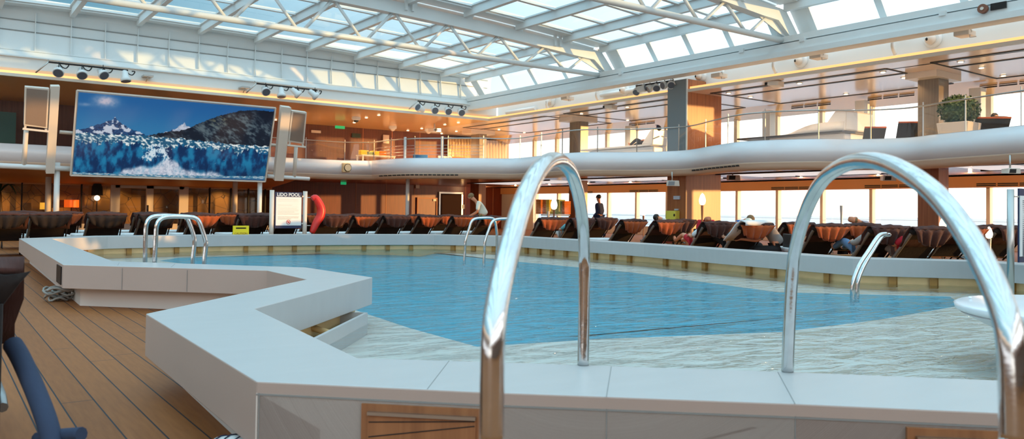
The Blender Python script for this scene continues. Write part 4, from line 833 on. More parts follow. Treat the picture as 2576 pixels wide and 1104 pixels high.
person('person in a navy jacket walking past the windows', p, ang(left_d+Vector((FW.x, FW.y, 0))*.8), dict(anL=(-.1, .25, .1), toL=(-.1, .4, .06), knL=(-.1, .2, .5), anR=(.1, -.25, .12), toR=(.1, -.1, .05), elL=(-.24, -.08, 1.12)), navyf, navyf, hair_b, skinm=skin2, sleeve=1)
SIT = dict(pel=(0, 0, .52), ch=(0, -.04, .92), nk=(0, .07, 1.06), hd=(0, .17, 1.09), shL=(-.2, -.0, 1.04), shR=(.2, -.0, 1.04), elL=(-.23, .06, .74), elR=(.23, .06, .74), wrL=(-.12, .28, .7), wrR=(.12, .28, .7), hpL=(-.09, .04, .5), hpR=(.09, .04, .5), knL=(-.12, .46, .52), knR=(.12, .46, .52), anL=(-.12, .5, .1), anR=(.12, .5, .1), toL=(-.12, .65, .05), toR=(.12, .65, .05))
def seated(px, pytop, D, rzv, **kw):
    p = at_d(px, pytop, D); top = p.z; p.z = top-1.27; p.z = max(-.15, p.z); return p
def chair_under(p, rz, lab):
    t = thing('armchair', lab, 'chair', (p.x, p.y, 0), rz); h = .42+p.z
    build('seat', MB().box((-.28, -.25, h-.06), (.28, .3, h)), mat('red_chair', S(150, 40, 40), .8), t, local=True, bevel=.02); build('backrest', MB().box((-.28, -.32, h-.06), (.28, -.25, h+.42)), dark, t, local=True, bevel=.02)
    for x in (-.25, .25):
        for y in (-.25, .25): build('leg', MB().tube([(x, y, 0), (x, y, h-.06)], .015, 6), darkm, t, local=True)
seats = [(1672, 534, 24, 'person with black hair and white top seated beside the yellow box', pad, blackf, hair_b, dict(face=(0, 1, .2)), PR*-1+FW*.2, False, skin),
         (1776, 541, 22, 'bald person in red seated behind the glowing standing lamp', redf, blackf, hair_b, {}, -FW, True, skin2),
         (1862, 535, 19, 'person with fair hair and a bright blue shirt seated and turned to the right', bluef, blackf, hair_g, {}, PR, False, skin2),
         (2172, 536, 18, 'bald person in a lavender shirt seated in profile against the window', lav, blackf, hair_g, {}, -PR, True, skin2)]
for px, py, D, lab, sh_, pa_, ha_, extra, dv, bald, sk in seats:
    p = seated(px, py, D, dv); v = Vector((dv.x, dv.y, 0)); rz = ang(v); person(lab, p, rz, {**SIT, **extra}, sh_, pa_, ha_, bald=bald, skinm=sk)
    chair_under(p, rz, 'low dark chair under the '+lab.split(' seated')[0])
p = at_d(1950, 538, 16.4); p.z = max(-.15, p.z-1.25)
person('person with white hair and a grey shirt leaning far over towards the one in blue', p, ang(-PR), {**SIT, **dict(pel=(0, -.1, .58), ch=(0, .1, .93), nk=(0, .33, 1.02), hd=(0, .46, 1.03), shL=(-.2, .2, 1.0), shR=(.2, .2, 1.0), elL=(-.22, .42, .7), elR=(.22, .5, .72), wrL=(-.15, .68, .72), wrR=(.15, .72, .72), face=(0, .8, -.5))}, greyf, blackf, hair_w, skinm=skin2)
chair_under(p, ang(-PR), 'low dark chair under the leaning person in grey')
REC = dict(pel=(0, .95, .5), ch=(0, .68, .62), nk=(0, .52, .76), hd=(0, .44, .80), shL=(-.18, .60, .71), shR=(.18, .60, .71), elL=(-.27, .72, .6), elR=(.27, .72, .6), wrL=(-.2, .95, .62), wrR=(.2, .95, .62), hpL=(-.09, 1.02, .49), hpR=(.09, 1.02, .49), knL=(-.1, 1.42, .62), knR=(.1, 1.42, .56), anL=(-.1, 1.8, .46), anR=(.1, 1.82, .46), toL=(-.1, 1.86, .58), toR=(.1, 1.88, .58), face=(0, .6, .8))
def recl(px, Y, lab, sh_, pa_, ha_, rz, **k):
    p = headpos(px, Y); p.z = .02; person(lab, p, rz, {**REC, 'face': (0, .7, .7)}, sh_, pa_, ha_, **k)
recl(1812, 10.9, 'person in a white shirt and red shorts reclining on a lounger', pad, redf, hair_g, math.radians(-20), long_pants=False)
recl(1905, 9.9, 'person dressed in black reclining on the lounger with the white towel', blackf, blackf, hair_b, math.radians(-20))
recl(2243, 7.25, 'person in pale shirt and blue jeans reclining on the tall lounger with the roll pillow', greyf, jean, hair_g, math.radians(-30), sleeve=1)
recl(2352, 6.5, 'person in a red top reclining near the descending arch of the right handrail', redf, greyf, hair_g, math.radians(-30))
recl(1468, 16.0, 'person in pale blue lying on a lounger behind the middle handrail leg', tealf, pad, hair_w, math.radians(-8))
# upper deck reclining man on a daybed
def up(px, py, X=22.5): return atx(px, py, X)
Xu = 23.0
pA = atx(1655, 352, Xu); t = thing('white_daybed', 'white moulded daybed with the capped person on it, on the upper deck', 'daybed', (Xu, pA.y, 2.95), 0)
yh = pA.y; yf = atx(1478, 372, Xu).y
build('base', MB().box((Xu-.35, yh-.1, 2.95), (Xu+.35, yf-.5, 3.7)), white2, t, bevel=.05); build('mattress', MB().box((Xu-.42, yh, 3.72), (Xu+.42, yf, 3.8)), white2, t, bevel=.03)
build('backrest', MB().hexa([(Xu-.42, yh-.1, 3.74), (Xu+.42, yh-.1, 3.74), (Xu+.42, yh+.5, 3.8), (Xu-.42, yh+.5, 3.8), (Xu-.42, yh-.15, 4.38), (Xu+.42, yh-.15, 4.38), (Xu+.42, yh-.02, 4.38), (Xu-.42, yh-.02, 4.38)]), white2, t, bevel=.04)
build('side_wing', MB().tube([(Xu, yh-.2, 4.1), (Xu, yh-.6, 3.98), (Xu, yh-.75, 3.86)], .03, 8), white2, t)
person('person wearing a dark cap and sunglasses lying on the white upper deck daybed', (Xu-.1, yh-.45, 3.36), 0, {**REC, 'ch': (0, .68, .72), 'nk': (0, .52, .92), 'hd': (0, .42, 1.0), 'shL': (-.18, .60, .84), 'shR': (.18, .60, .84), 'knL': (-.1, 1.42, .68)}, tealf, blackf, hair_b, cap=navyf, long_pants=True)
# white round daybed
P0 = atx(2010, 350, 23.6); y1_ = atx(1885, 350, 23.6).y; y0_ = atx(2140, 345, 23.6).y; t = thing('white_daybed', 'large empty white daybed with a raised fin-like back on the upper deck', 'daybed', (23.6, y0_, 2.95))
n_ = 14; rows = []
for i in range(n_+1):
    f = i/n_; y = lerp(y0_, y1_, f); hgt = 3.84+(.3*sm(.6, .25, f)); rows.append([Vector((23.2, y, 3.76)), Vector((23.2, y, hgt-.05)), Vector((23.5, y, hgt)), Vector((24.6, y, hgt)), Vector((24.9, y, hgt-.05)), Vector((24.9, y, 3.76))])
build('cushion', MB().grid(rows), white2, t, solid=.03); build('base', MB().box((23.4, y0_+.1, 2.95), (24.7, lerp(y0_, y1_, .75), 3.76)), white2, t, bevel=.04)
build('platform_edge', MB().box((23.1, y0_, 3.74), (25, y1_+.15, 3.79)), darkm, t)
build('fin_back', MB().hexa([(23.2, y0_-.05, 3.8), (24.9, y0_-.05, 3.8), (24.9, lerp(y0_, y1_, .22), 3.8), (23.2, lerp(y0_, y1_, .22), 3.8), (23.25, y0_-.05, 4.45), (24.85, y0_-.05, 4.45), (24.85, lerp(y0_, y1_, .09), 4.45), (23.25, lerp(y0_, y1_, .09), 4.45)]), white2, t, bevel=.05)
# dark upper deck loungers
def uplounge(px, py, X, lab, w=.62):
    p = atx(px, py, X); t = thing('deck_chair', lab, 'deck chair', (p.x, p.y, 2.95)); z = p.z
    build('backrest', MB().hexa([(X-w/2, p.y+.45, 3.3), (X+w/2, p.y+.45, 3.3), (X+w/2, p.y+.49, 3.32), (X-w/2, p.y+.49, 3.32), (X-w/2, p.y, z), (X+w/2, p.y, z), (X+w/2, p.y+.06, z+.03), (X-w/2, p.y+.06, z+.03)]), brown, t, bevel=.01)
    build('seat', MB().box((X-w/2, p.y+.45, 3.28), (X+w/2, p.y+1.6, 3.33)), brown, t)
    for sx in (-1, 1):
        for yy in (.5, 1.5): build('leg', MB().tube([(X+sx*w/2, p.y+yy, 2.95), (X+sx*w/2, p.y+yy, 3.3)], .02, 6), darkm, t)
    build('towel_roll', MB().tube([(X-w/2, p.y+.02, z+.02), (X+w/2, p.y+.02, z+.02)], .03, 10), cover, t); t.rotation_euler = (0, 0, -.85)
uplounge(2203, 322, 23.3, 'dark upper deck chair nearest the white daybed'); uplounge(2292, 309, 24.1, 'tan-backed upper deck chair partly behind the dark pillar', .7); uplounge(2500, 298, 24.2, 'wide dark upper deck chair at the far right with a head showing above it', .9)
p = atx(2515, 302, 24.9); person('person in an upper deck chair, only dark hair showing at the upper right', (p.x, p.y, 2.95), ang(FW), SIT, blackf, blackf, hair_b)
# topiary planter
P = atx(2412, 320, 23.0); t = thing('topiary_planter', 'clipped round boxwood ball in a square grey planter on the upper deck', 'planter', (P.x, P.y, 2.95))
c = atx(2412, 277, 23.0); R_ = .5; build('pot', MB().hexa([(P.x-.34, P.y-.34, 2.95), (P.x+.34, P.y-.34, 2.95), (P.x+.34, P.y+.34, 2.95), (P.x-.34, P.y+.34, 2.95), (P.x-.42, P.y-.42, c.z-.36), (P.x+.42, P.y-.42, c.z-.36), (P.x+.42, P.y+.42, c.z-.36), (P.x-.42, P.y+.42, c.z-.36)]), potm, t, bevel=.02)
rn = random.Random(5); lf = MB()
for k in range(1500):
    d = Vector((rn.gauss(0, 1), rn.gauss(0, 1), rn.gauss(0, 1))).normalized(); q = c+Vector((d.x*.52, d.y*.52, d.z*.42))*rn.uniform(.8, 1.04); a = Vector((rn.uniform(-1, 1), rn.uniform(-1, 1), rn.uniform(-1, 1))).normalized()*.045; b = a.cross(d).normalized()*.03; lf.add([q-a, q+b, q+a, q-b], [(0, 1, 2, 3)])
lf.ell(c, (.43, .43, .35), 16, 10); build('foliage', lf, leaf, t); build('stem', MB().tube([(P.x, P.y, c.z-.5), (P.x, P.y, c.z)], .03, 8), mat('bark', S(80, 60, 40)), t)
# ------------------------------------------------------------------ balcony railings
idx = [i for i in range(len(curve))]
acc = 0; last = None; glassn = 0; rt_ = thing('balcony_railing', 'curved glass balcony railing with a thin steel handrail along the upper deck', 'railing', (curve[10].x, curve[10].y, 3.22))
off = .08; cp = [p+n*off for p, n in zip(curve, cn)]
cp2 = []
for a, b in zip(cp, cp[1:]):
    m_ = max(1, int((b-a).length/.5))
    for j in range(m_): cp2.append(lerp(a, b, j/m_))
seg = 1.35; d0 = 0; posts = []; start = 0
vis = [p for p in cp2 if p.x > 9.5 and p.y > 6.5]
build('handrail', MB().tube([Vector((p.x, p.y, 4.02)) for p in vis], .022, 8), steel, rt_)
run = [vis[0]]; d0 = 0
for a, b in zip(vis, vis[1:]):
    d0 += (b-a).length; run.append(b)
    if d0 > seg:
        if not (run[0].x < 18.7 and run[0].y > 26.5 and run[0].x > 14.8): build('glass_panel', MB().grid([[Vector((q.x, q.y, 3.2)), Vector((q.x, q.y, 3.95))] for q in run], smooth=True), rail_g, rt_)
        else:
            for z in (3.35, 3.48, 3.61, 3.74): build('wire', MB().tube([Vector((q.x, q.y, z)) for q in run], .008, 5), steel, rt_)
        q = run[-1]; build('post', MB().box((q.x-.012, q.y-.012, 3.2), (q.x+.012, q.y+.012, 4.12)), steel, rt_); run = [b]; d0 = 0
for px in (1017, 1109):
    p = min(vis, key=lambda q: abs((q-EYE).dot(RT)/(q-EYE).dot(FW)*F_PX+CX-px)); single('white_rail_post', MB().box((p.x-.04, p.y-.04, 3.2), (p.x+.04, p.y+.04, 4.1)), white, 'thick white railing post on the curved balcony, %s' % ('nearer the towel table' if px == 1017 else 'right of the towel table'), 'post')
# curtains and upper left furniture
def curtain(x0, x1, lab):
    a = aty(x0, 340, 37.5).x; b = aty(x1, 340, 37.5).x; n = int((x1-x0)/2.2); rows = [[], []]
    for i in range(n+1):
        x = lerp(a, b, i/n); y = 37.5+.06*math.sin(i*1.9); rows[0].append(Vector((x, y, 2.96))); rows[1].append(Vector((x, y, 5.15)))
    single('curtain', MB().grid(rows), curt, lab, 'curtain', solid=.01)
curtain(1128, 1188, 'cream curtain on the upper deck left of the dark pillar'); curtain(1222, 1276, 'cream curtain on the upper deck right of the dark pillar')
tb = aty(936, 372, 34.3); t = thing('towel_table', 'pale table on the upper deck carrying yellow and orange towels', 'table', (tb.x, 34.3, 2.95)); z0 = 3.66
xa, xb = aty(905, 372, 34.3).x, aty(988, 372, 34.3).x; build('tabletop', MB().box((xa, 34.0, z0-.05), (xb, 34.7, z0)), offw, t)
for x in (xa+.05, xb-.05):
    for y in (34.05, 34.65): build('leg', MB().box((x-.03, y-.03, 2.95), (x+.03, y+.03, z0-.05)), offw, t)
build('shelf', MB().box((xa+.1, 34.05, 3.2), (xb-.1, 34.65, 3.24)), offw, t)
def towelstack(xc, yc, zc, n, m, lab, grp, w=.26, dth=.3, h=.055):
    for j in range(n):
        single('folded_towel', MB().box((xc-w, yc-dth/2, zc+j*h), (xc+w, yc+dth/2, zc+j*h+h*.96)), m, lab+', %s from the bottom' % ORD[j], 'towel', grp, bevel=.015)
cx_ = [aty(px, 360, 34.3).x for px in (916, 931, 945, 961)]
for x, n, m, nm in zip(cx_, (4, 3, 4, 4), (yellow_t, green_t, yellow_t, orange_t), ('leftmost yellow', 'pale green', 'right yellow', 'orange')): towelstack(x, 34.35, z0, n, m, 'folded towel in the %s stack on the upper deck table' % nm, 'towels on the upper deck table', w=.2)
for px, m, lab in ((1068, bluef, 'blue-covered'), (1130, offw, 'pale'), (1165, orange_t, 'amber')):
    p = aty(px, 392, 33.5); t = thing('balcony_armchair', lab+' seat behind the balcony railing of the upper deck', 'chair', (p.x, 33.5, 2.95)); build('seat', MB().box((p.x-.4, 33.2, 3.3), (p.x+.4, 33.9, 3.42)), m, t, bevel=.03); build('backrest', MB().box((p.x-.4, 33.85, 3.3), (p.x+.4, 33.95, 3.8)), m, t, bevel=.03)
    for sx in (-.35, .35):
        for yy in (33.25, 33.85): build('leg', MB().tube([(p.x+sx, yy, 2.95), (p.x+sx, yy, 3.3)], .02, 6), steel, t)
# lower towel trolley
for xi, (px, n, m, nm) in enumerate(((1362, 11, orange_t, 'left tan'), (1383, 11, yellow_t, 'yellow'), (1407, 11, green_t, 'green'), (1421, 10, orange_t, 'right orange'))):
    p = at_d(px, 540, 33); towelstack(p.x, p.y, 1.0, n, m, 'folded towel in the %s stack on the lower trolley' % nm, 'towels on the lower trolley', w=.18, dth=.34)
a = at_d(1362, 540, 33); b = at_d(1432, 540, 33); t = thing('towel_trolley', 'white-railed towel trolley below the towel stacks, left of the middle handrail leg', 'trolley', tuple(((a+b)/2).to_2d())+(0,))
build('trolley_top', MB().bar((a.x, a.y, .96), (b.x, b.y, .96), .8, .06), white, t); build('trolley_body', MB().bar((a.x, a.y, .5), (b.x, b.y, .5), .7, .75), woodp, t)
for q in (a, b): build('rail_post', MB().box((q.x-.04, q.y-.5, .3), (q.x+.04, q.y-.42, 1.12)), white, t)
# ------------------------------------------------------------------ rules sign, floor signs, life ring
ps = at_d(726, 585, 20.0); Ys = ps.y
def P_(px, py): return aty(px, py, Ys)
t = thing('rules_sign', 'pool rules sign reading LIDO POOL between two pale posts by the red life ring', 'sign', (P_(726, 590).x, Ys, 0))
for a in ((684.5, 478), (768, 481)): q = P_(*a); build('post', MB().tube([(q.x, Ys, 0), (q.x, Ys, q.z)], .055, 16), offw, t)
def board(x0, y0, x1, y1, m, nm, dy, par=t, thick=.01, Pf=P_):
    a = Pf(x0, y1); b = Pf(x1, y0); Yq = a.y; return build(nm, MB().box((a.x, Yq-dy-thick, a.z), (b.x, Yq-dy, b.z)), m, par)
board(690, 484, 759, 574, navy, 'sign_board', 0, thick=.03); board(692, 496, 757, 567, signw, 'text_panel', .031)
def textobj(s, pos, size, m, par, name, ang_z=0, bold=.0):
    cu = bpy.data.curves.new(name, 'FONT'); cu.body = s; cu.size = size; cu.align_x = 'CENTER'; cu.align_y = 'CENTER'; cu.extrude = .002; cu.offset = bold; tmp = bpy.data.objects.new('tmp', cu); COL.objects.link(tmp)
    dg = bpy.context.evaluated_depsgraph_get(); me = bpy.data.meshes.new_from_object(tmp.evaluated_get(dg)); bpy.data.objects.remove(tmp); bpy.data.curves.remove(cu)
    me.materials.clear(); me.materials.append(m); o = bpy.data.objects.new(name, me); COL.objects.link(o); o.parent = par; o.location = pos-ORG[par.name]; o.rotation_euler = (PI/2, 0, ang_z); ORG[o.name] = ORG[par.name]; return o
q = P_(725, 490); textobj('LIDO POOL', Vector((q.x, Ys-.036, q.z)), .115, signw, t, 'title_lettering', bold=.003)
g = MB(); rn = random.Random(2)
for k in range(18):
    yy = 501+k*2.9
    if k in (3, 14): continue
    x1 = 752-(rn.uniform(0, 22) if k % 3 == 2 else rn.uniform(0, 4)); a = P_(697, yy); b = P_(x1, yy+.8); g.box((a.x, Ys-.044, b.z), (b.x, Ys-.042, a.z))
build('fine_print', g, ink, t)
q = P_(724, 558.5); build('no_diving_symbol', MB().tube([(q.x+.05*math.cos(a), Ys-.045, q.z+.05*math.sin(a)) for a in [PI*2*i/20 for i in range(21)]], .006, 6).bar((q.x-.035, Ys-.045, q.z+.035), (q.x+.035, Ys-.045, q.z-.035), .01, .01).bar((q.x-.02, Ys-.045, q.z), (q.x+.02, Ys-.045, q.z), .015, .03), red, t)
for yy in (494, 562): a = P_(757, yy); b = P_(768, yy); build('clamp', MB().box((a.x, Ys-.03, a.z-.02), (b.x, Ys+.01, a.z+.02)), steel, t)
# life ring: crescent-shaped, seen edge on
c1 = P_(768, 497); c2 = P_(769, 567); lr = thing('life_ring', 'glossy red-orange life ring hanging beside the pool rules sign', 'life ring', tuple(P_(800, 540)))
ring = [P_(783, 500), P_(791, 497), P_(800, 510), P_(806, 526), P_(804, 543), P_(794, 560), P_(786, 577), P_(783, 586)]
ring = smooth_path([r+Vector((0, -.05+.04*i*0, 0)) for i, r in enumerate(ring)], 4); build('ring_body', MB().tube(ring, [.06+.05*math.sin(PI*i/(len(ring)-1)) for i in range(len(ring))], 16), red, lr)
build('hanging_rod', MB().tube([c1, P_(793, 497)], .012, 6), steel, lr); build('hanging_rod', MB().tube([c2, P_(790, 568)], .012, 6), steel, lr)
# yellow wet floor style board
Yy = atz(605, 590.5, ZC).y+.25; Pf = lambda px, py: aty(px, py, Yy); t = thing('yellow_floor_sign', 'bright yellow board with a dark handle slot standing behind the coping', 'sign', (Pf(605, 590).x, Yy, 0))
a = Pf(585, 595); b = Pf(625.5, 567.5); s1 = Pf(592.5, 575.5); s2 = Pf(618.5, 572); mb = MB(); d_ = .03
mb.box((a.x, Yy-d_, .05), (b.x, Yy, s1.z)); mb.box((a.x, Yy-d_, s2.z), (b.x, Yy, b.z)); mb.box((a.x, Yy-d_, s1.z), (s1.x, Yy, s2.z)); mb.box((s2.x, Yy-d_, s1.z), (b.x, Yy, s2.z)); build('yellow_board', mb, yellow, t)
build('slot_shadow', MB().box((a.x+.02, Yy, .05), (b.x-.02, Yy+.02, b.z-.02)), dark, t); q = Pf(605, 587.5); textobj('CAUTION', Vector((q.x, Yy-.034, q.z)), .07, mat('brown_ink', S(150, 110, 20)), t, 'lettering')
# yellow box on the broad pillar and notices
Xp = 20.9; p = atx(1695, 541, Xp); t = thing('yellow_box', 'yellow equipment box mounted low on the broad pillar', 'box', tuple(p)); a = atx(1708, 553, Xp); b = atx(1684, 530, Xp); build('box_body', MB().box((Xp-.2, a.y, a.z), (Xp+.04, b.y, b.z)), mat('lime_yellow', S(228, 222, 90), .5), t, bevel=.02); build('emblem', MB().ell(atx(1696, 541, Xp-.2), (.01, .04, .05), 8, 6), dark, t)
for px, py, w_, h_, lab in ((1703, 497, .28, .12, 'pale blue notice plate on the broad pillar'), (1702, 527, .16, .05, 'small pale label just above the yellow box')):
    p = atx(px, py, Xp+.03); single('notice_plate', MB().box((Xp, p.y-w_/2, p.z-h_/2), (Xp+.05, p.y+w_/2, p.z+h_/2)), mat('pale_blue_plate', S(190, 200, 215), .4), lab, 'notice')
# right edge sign and post
Dr = 10.2; q = at_d(2542, 600, Dr); Yr = q.y; Pr = lambda px, py: aty(px, py, Yr); t = thing('rules_sign', 'steel sign post with the edge of a navy-headed rules board at the right picture edge', 'sign', (Pr(2542, 600).x, Yr, 0))
q = Pr(2542, 476); build('post', MB().tube([(q.x, Yr, 0), (q.x, Yr, q.z)], .042, 16), steel, t); board(2560, 480, 2660, 660, navy, 'sign_board', 0, t, .02, Pr); board(2560, 497, 2660, 645, signw, 'text_panel', .021, t, .01, Pr)
g = MB()
for k in range(30):
    a = Pr(2566, 506+k*4.6); b = Pr(2650, 507.5+k*4.6); g.box((a.x, Yr-.034, b.z), (b.x, Yr-.032, a.z))
build('fine_print', g, ink, t); a = Pr(2546, 494); b = Pr(2560, 494); build('clamp', MB().box((a.x, Yr-.02, a.z-.01), (b.x, Yr+.01, a.z+.01)), steel, t)
# square clock-like light on the balcony front
p = aty(872, 422, 32.15); t = thing('balcony_floodlight', 'square brown floodlight with a round face on the white balcony front', 'light', tuple(p)); build('housing', MB().box((p.x-.23, 32.0, p.z-.2), (p.x+.23, 32.2, p.z+.2)), gold, t, bevel=.02); build('round_face', MB().tube([(p.x-.02, 31.99, p.z), (p.x-.02, 31.96, p.z)], .15, 20), mat('cream_face', S(225, 205, 170), .4), t); build('rim', MB().tube([(p.x-.02+.16*math.cos(a), 31.98, p.z+.16*math.sin(a)) for a in [PI*2*i/20 for i in range(21)]], .015, 6), darkm, t)
# floor lamps with egg-shaped globes
for px, ptop, D, lab in ((1767, 486, 21, 'standing lamp with a glowing egg-shaped globe in front of the broad pillar'), (1394, 497, 31, 'standing lamp glowing among the towel stacks'), (1619, 512, 30, 'slender standing lamp with a faint globe against the windows'), (2117, 487, 20, 'slender standing lamp seen through the right handrail arch'), (2372, 547, 16, 'small bright lamp beside the wood pillar under the right handrail'), (2488, 570, 15, 'low lamp glowing over the loungers at the right')):
    p = at_d(px, ptop, D); t = thing('floor_lamp', lab, 'lamp', (p.x, p.y, 0)); s = D/1992*1.0; h = 30*s; r = 8.5*s; zc = p.z-h/2
    if zc < .6: zc = .9
    build('globe', MB().lathe([(.01, h/2), (r*.6, h*.33), (r*.95, 0), (r, -h*.15), (r*.8, -h*.4), (r*.3, -h*.5), (.01, -h*.5)], (p.x, p.y, zc), 16), lampw, t)
    build('pole', MB().lathe([(.09, 0), (.02, .03), (.014, .1), (.02, zc-h/2-.5), (.04, zc-h/2)] if zc-h/2 > .6 else [(.09, 0), (.02, .03), (.03, zc-h/2)], (p.x, p.y, 0), 12), woodp if D > 20 else steel, t)
# projector style wall speakers on the lower deck
for px, py, D, lab, m in ((1693, 461, 26, 'pale wedge speaker on the left side of the broad pillar', offw), (1846, 447, 26.5, 'small pale speaker with a dark face right of the broad pillar top', offw), (2552, 430, 17, 'pale speaker with a dark screen-like face at the right edge under the balcony', offw), (2238, 448, 23, 'pale speaker half hidden by the right handrail arch', offw)):
    p = at_d(px, py, D); t = thing('wall_speaker', lab, 'speaker', tuple(p)); r_, f_ = PR, Vector((FW.x, FW.y, 0)).normalized(); w_, h_ = D/1992*17, D/1992*7
    build('housing', MB().hexa([p-r_*w_-Vector((0, 0, h_)), p+r_*w_-Vector((0, 0, h_)), p+r_*w_*.7+f_*.3-Vector((0, 0, h_*.7)), p-r_*w_*.7+f_*.3-Vector((0, 0, h_*.7)), p-r_*w_*.85+Vector((0, 0, h_)), p+r_*w_*.9+Vector((0, 0, h_)), p+r_*w_*.7+f_*.3+Vector((0, 0, h_)), p-r_*w_*.7+f_*.3+Vector((0, 0, h_))]), m, t, bevel=.01)
    o_ = -f_*.012; build('dark_face', MB().hexa([p-r_*w_*.75-Vector((0, 0, h_*.7))+o_, p+r_*w_*.2-Vector((0, 0, h_*.7))+o_, p+r_*w_*.2-Vector((0, 0, h_*.7)), p-r_*w_*.75-Vector((0, 0, h_*.7)), p-r_*w_*.65+Vector((0, 0, h_*.7))+o_, p+r_*w_*.25+Vector((0, 0, h_*.7))+o_, p+r_*w_*.25+Vector((0, 0, h_*.7)), p-r_*w_*.65+Vector((0, 0, h_*.7))]), dark if px != 1693 else mat('grey_mesh', S(140, 145, 150)), t)
    build('bracket', MB().tube([p+f_*.15, Vector((p.x+f_.x*.15, p.y+f_.y*.15, 2.48))], .02, 6), steel, t)
# ------------------------------------------------------------------ stage lights, domes, brackets
def spot(c, tilt, par, r=.17, facem=None):
    d = Vector(tilt).normalized(); prof = [(c-d*.3, .06), (c-d*.26, .1), (c-d*.05, .12), (c, r), (c+d*.1, r)]
    build('lamp_can', MB().tube([a for a, b in prof], [b for a, b in prof], 16), white, par); build('lens', MB().tube([c+d*.1, c+d*.11], r*.86, 16), facem or mat('grey_lens', S(92, 100, 112), .25), par); build('yoke', MB().tube([c+Vector((0, 0, .32)), c+Vector((0, 0, .14))], .014, 6), darkm, par)
def rig(pts, bar_px, Yr, lab, tilts):
    a = aty(*bar_px[0], Yr); b = aty(*bar_px[1], Yr); t = thing('stage_light_rig', lab, 'stage lights', tuple(a)); build('rig_bar', MB().tube([a, b], .03, 8), darkm, t); build('end_bracket', MB().tube([a+Vector((0, .2, .1)), a, a+Vector((-.35, .1, -.38))], .025, 6), steel, t)
    for i, (px, py) in enumerate(pts):
        c = aty(px, py, Yr-.05); sp = thing('x', None, None) if False else None
        L0 = spot(c, tilts[i % len(tilts)], t)
        tt = (c.x-a.x)/(b.x-a.x); q = lerp(a, b, max(0, min(1, tt)))
        cb = [q+Vector((.02, 0, 0)), q+Vector((.1, -.02, -.12)), q+Vector((.22, -.02, -.15)), q+Vector((.3, 0, -.02)), q+Vector((.2, 0, -.02))]; build('cable', MB().tube(smooth_path(cb, 4), .02, 6), dark, t)
TL = [(-.15, -.55, -.5), (0, -.6, -.6), (.2, -.5, -.4), (.1, -.2, -.9)]
rig([(147.5, 180), (206, 186), (259, 186.5), (316, 198)], ((122, 156), (322, 177)), 30.1, 'row of four stage lights at the far left above the screen', TL)
rig([(668, 229), (708, 238), (748, 236), (792, 240)], ((645, 210), (798, 227)), 30.1, 'row of four stage lights above the right end of the screen', [(.0, -.6, -.4), (0, -.2, -.9), (.7, -.2, -.6), (.8, -.1, -.6)])
rig([(1055, 272), (1093, 276.5), (1127, 279), (1160, 282)], ((1050, 254), (1165, 267)), 30.1, 'row of four stage lights near the corner of the white wall', [(-.6, -.2, .2), (-.1, -.6, -.3), (-.1, -.6, -.3), (-.1, -.6, -.3)])
Xr = 20.9; a = atx(1590, 228, Xr); t = thing('stage_light_rig', 'cluster of stage lights beside the top of the broad pillar', 'stage lights', tuple(a)); build('rig_bar', MB().tube([atx(1600, 216, Xr), atx(1692, 203, Xr)], .03, 8), darkm, t); build('end_bracket', MB().tube([atx(1692, 196, Xr), atx(1699, 214, Xr)], .03, 6), steel, t)
for px, py, tl in ((1602, 229, (-.5, -.2, -.5)), (1620, 222, (.1, -.8, .1)), (1635, 222, (-.6, .3, -.4)), (1652, 219, (-.5, -.4, -.5)), (1672, 214, (-.6, .1, -.2)), (1688, 212, (-.5, -.5, -.4))): spot(atx(px, py, Xr), tl, t, .14)
for px, py, lab in ((373, 191, 'small grey bracket lamp on the white band right of the leftmost stage lights'), (617, 220, 'small dark bracket on the white band left of the middle stage lights')):
    p = aty(px, py, 30.3); t = thing('bracket_lamp', lab, 'bracket', tuple(p)); build('plate', MB().box((p.x-.16, 30.2, p.z-.03), (p.x+.16, 30.6, p.z+.03)), steel, t); build('arm', MB().tube([p, p+Vector((-.05, .1, -.2))], .02, 6), steel, t)
for px, py, r, lab in ((1763, 191, .17, 'white dome camera left of the white bracket above the broad pillar'), (2014, 152, .17, 'white dome camera in the middle of the recessed white band'), (2346, 98, .18, 'white dome camera at the right of the recessed white band'), (1386, 256, .17, 'white dome camera nearest the corner on the sea side'), (1572, 226, .17, 'white dome camera beside the clustered stage lights')):
    p = atx(px, py, 21.9); t = thing('dome_camera', lab, 'camera', tuple(p)); build('dish', MB().tube([p+Vector((.08, 0, 0)), p-Vector((.02, 0, 0)), p-Vector((.08, 0, 0))], [r*1.35, r*1.35, r*1.1], 20), white, t); build('camera_ball', MB().ell(p-Vector((.12, 0, .02)), (r*.8, r*.8, r*.8), 16, 10), offw, t); build('lens', MB().ell(p-Vector((.12+r*.62, .03, .03)).xyz+Vector((0, r*.35, 0)), (.04, .05, .05), 10, 6), dark, t)
for px, py, lab in ((1815, 186, 'pale camera housing on an arm right of the first dome camera'), (2068, 137, 'pale camera housing on an arm right of the middle dome camera'), (2440, 78, 'pale projector-like housing hanging at the upper right'), (1430, 244, 'pale bracket housing nearest the corner under the gutter beam')):
    p = atx(px, py, 21.0); t = thing('bracket_camera', lab, 'camera', tuple(p)); build('arm', MB().tube([p+Vector((.6, .4, .25)), p], .05, 8), white, t); build('housing', MB().box((p.x-.12, p.y-.02, p.z-.1), (p.x+.3, p.y+.35, p.z+.04)), offw, t, bevel=.02); build('stem', MB().tube([p, p-Vector((0, 0, .16)), p-Vector((0, .15, .16))], .015, 6), steel, t)
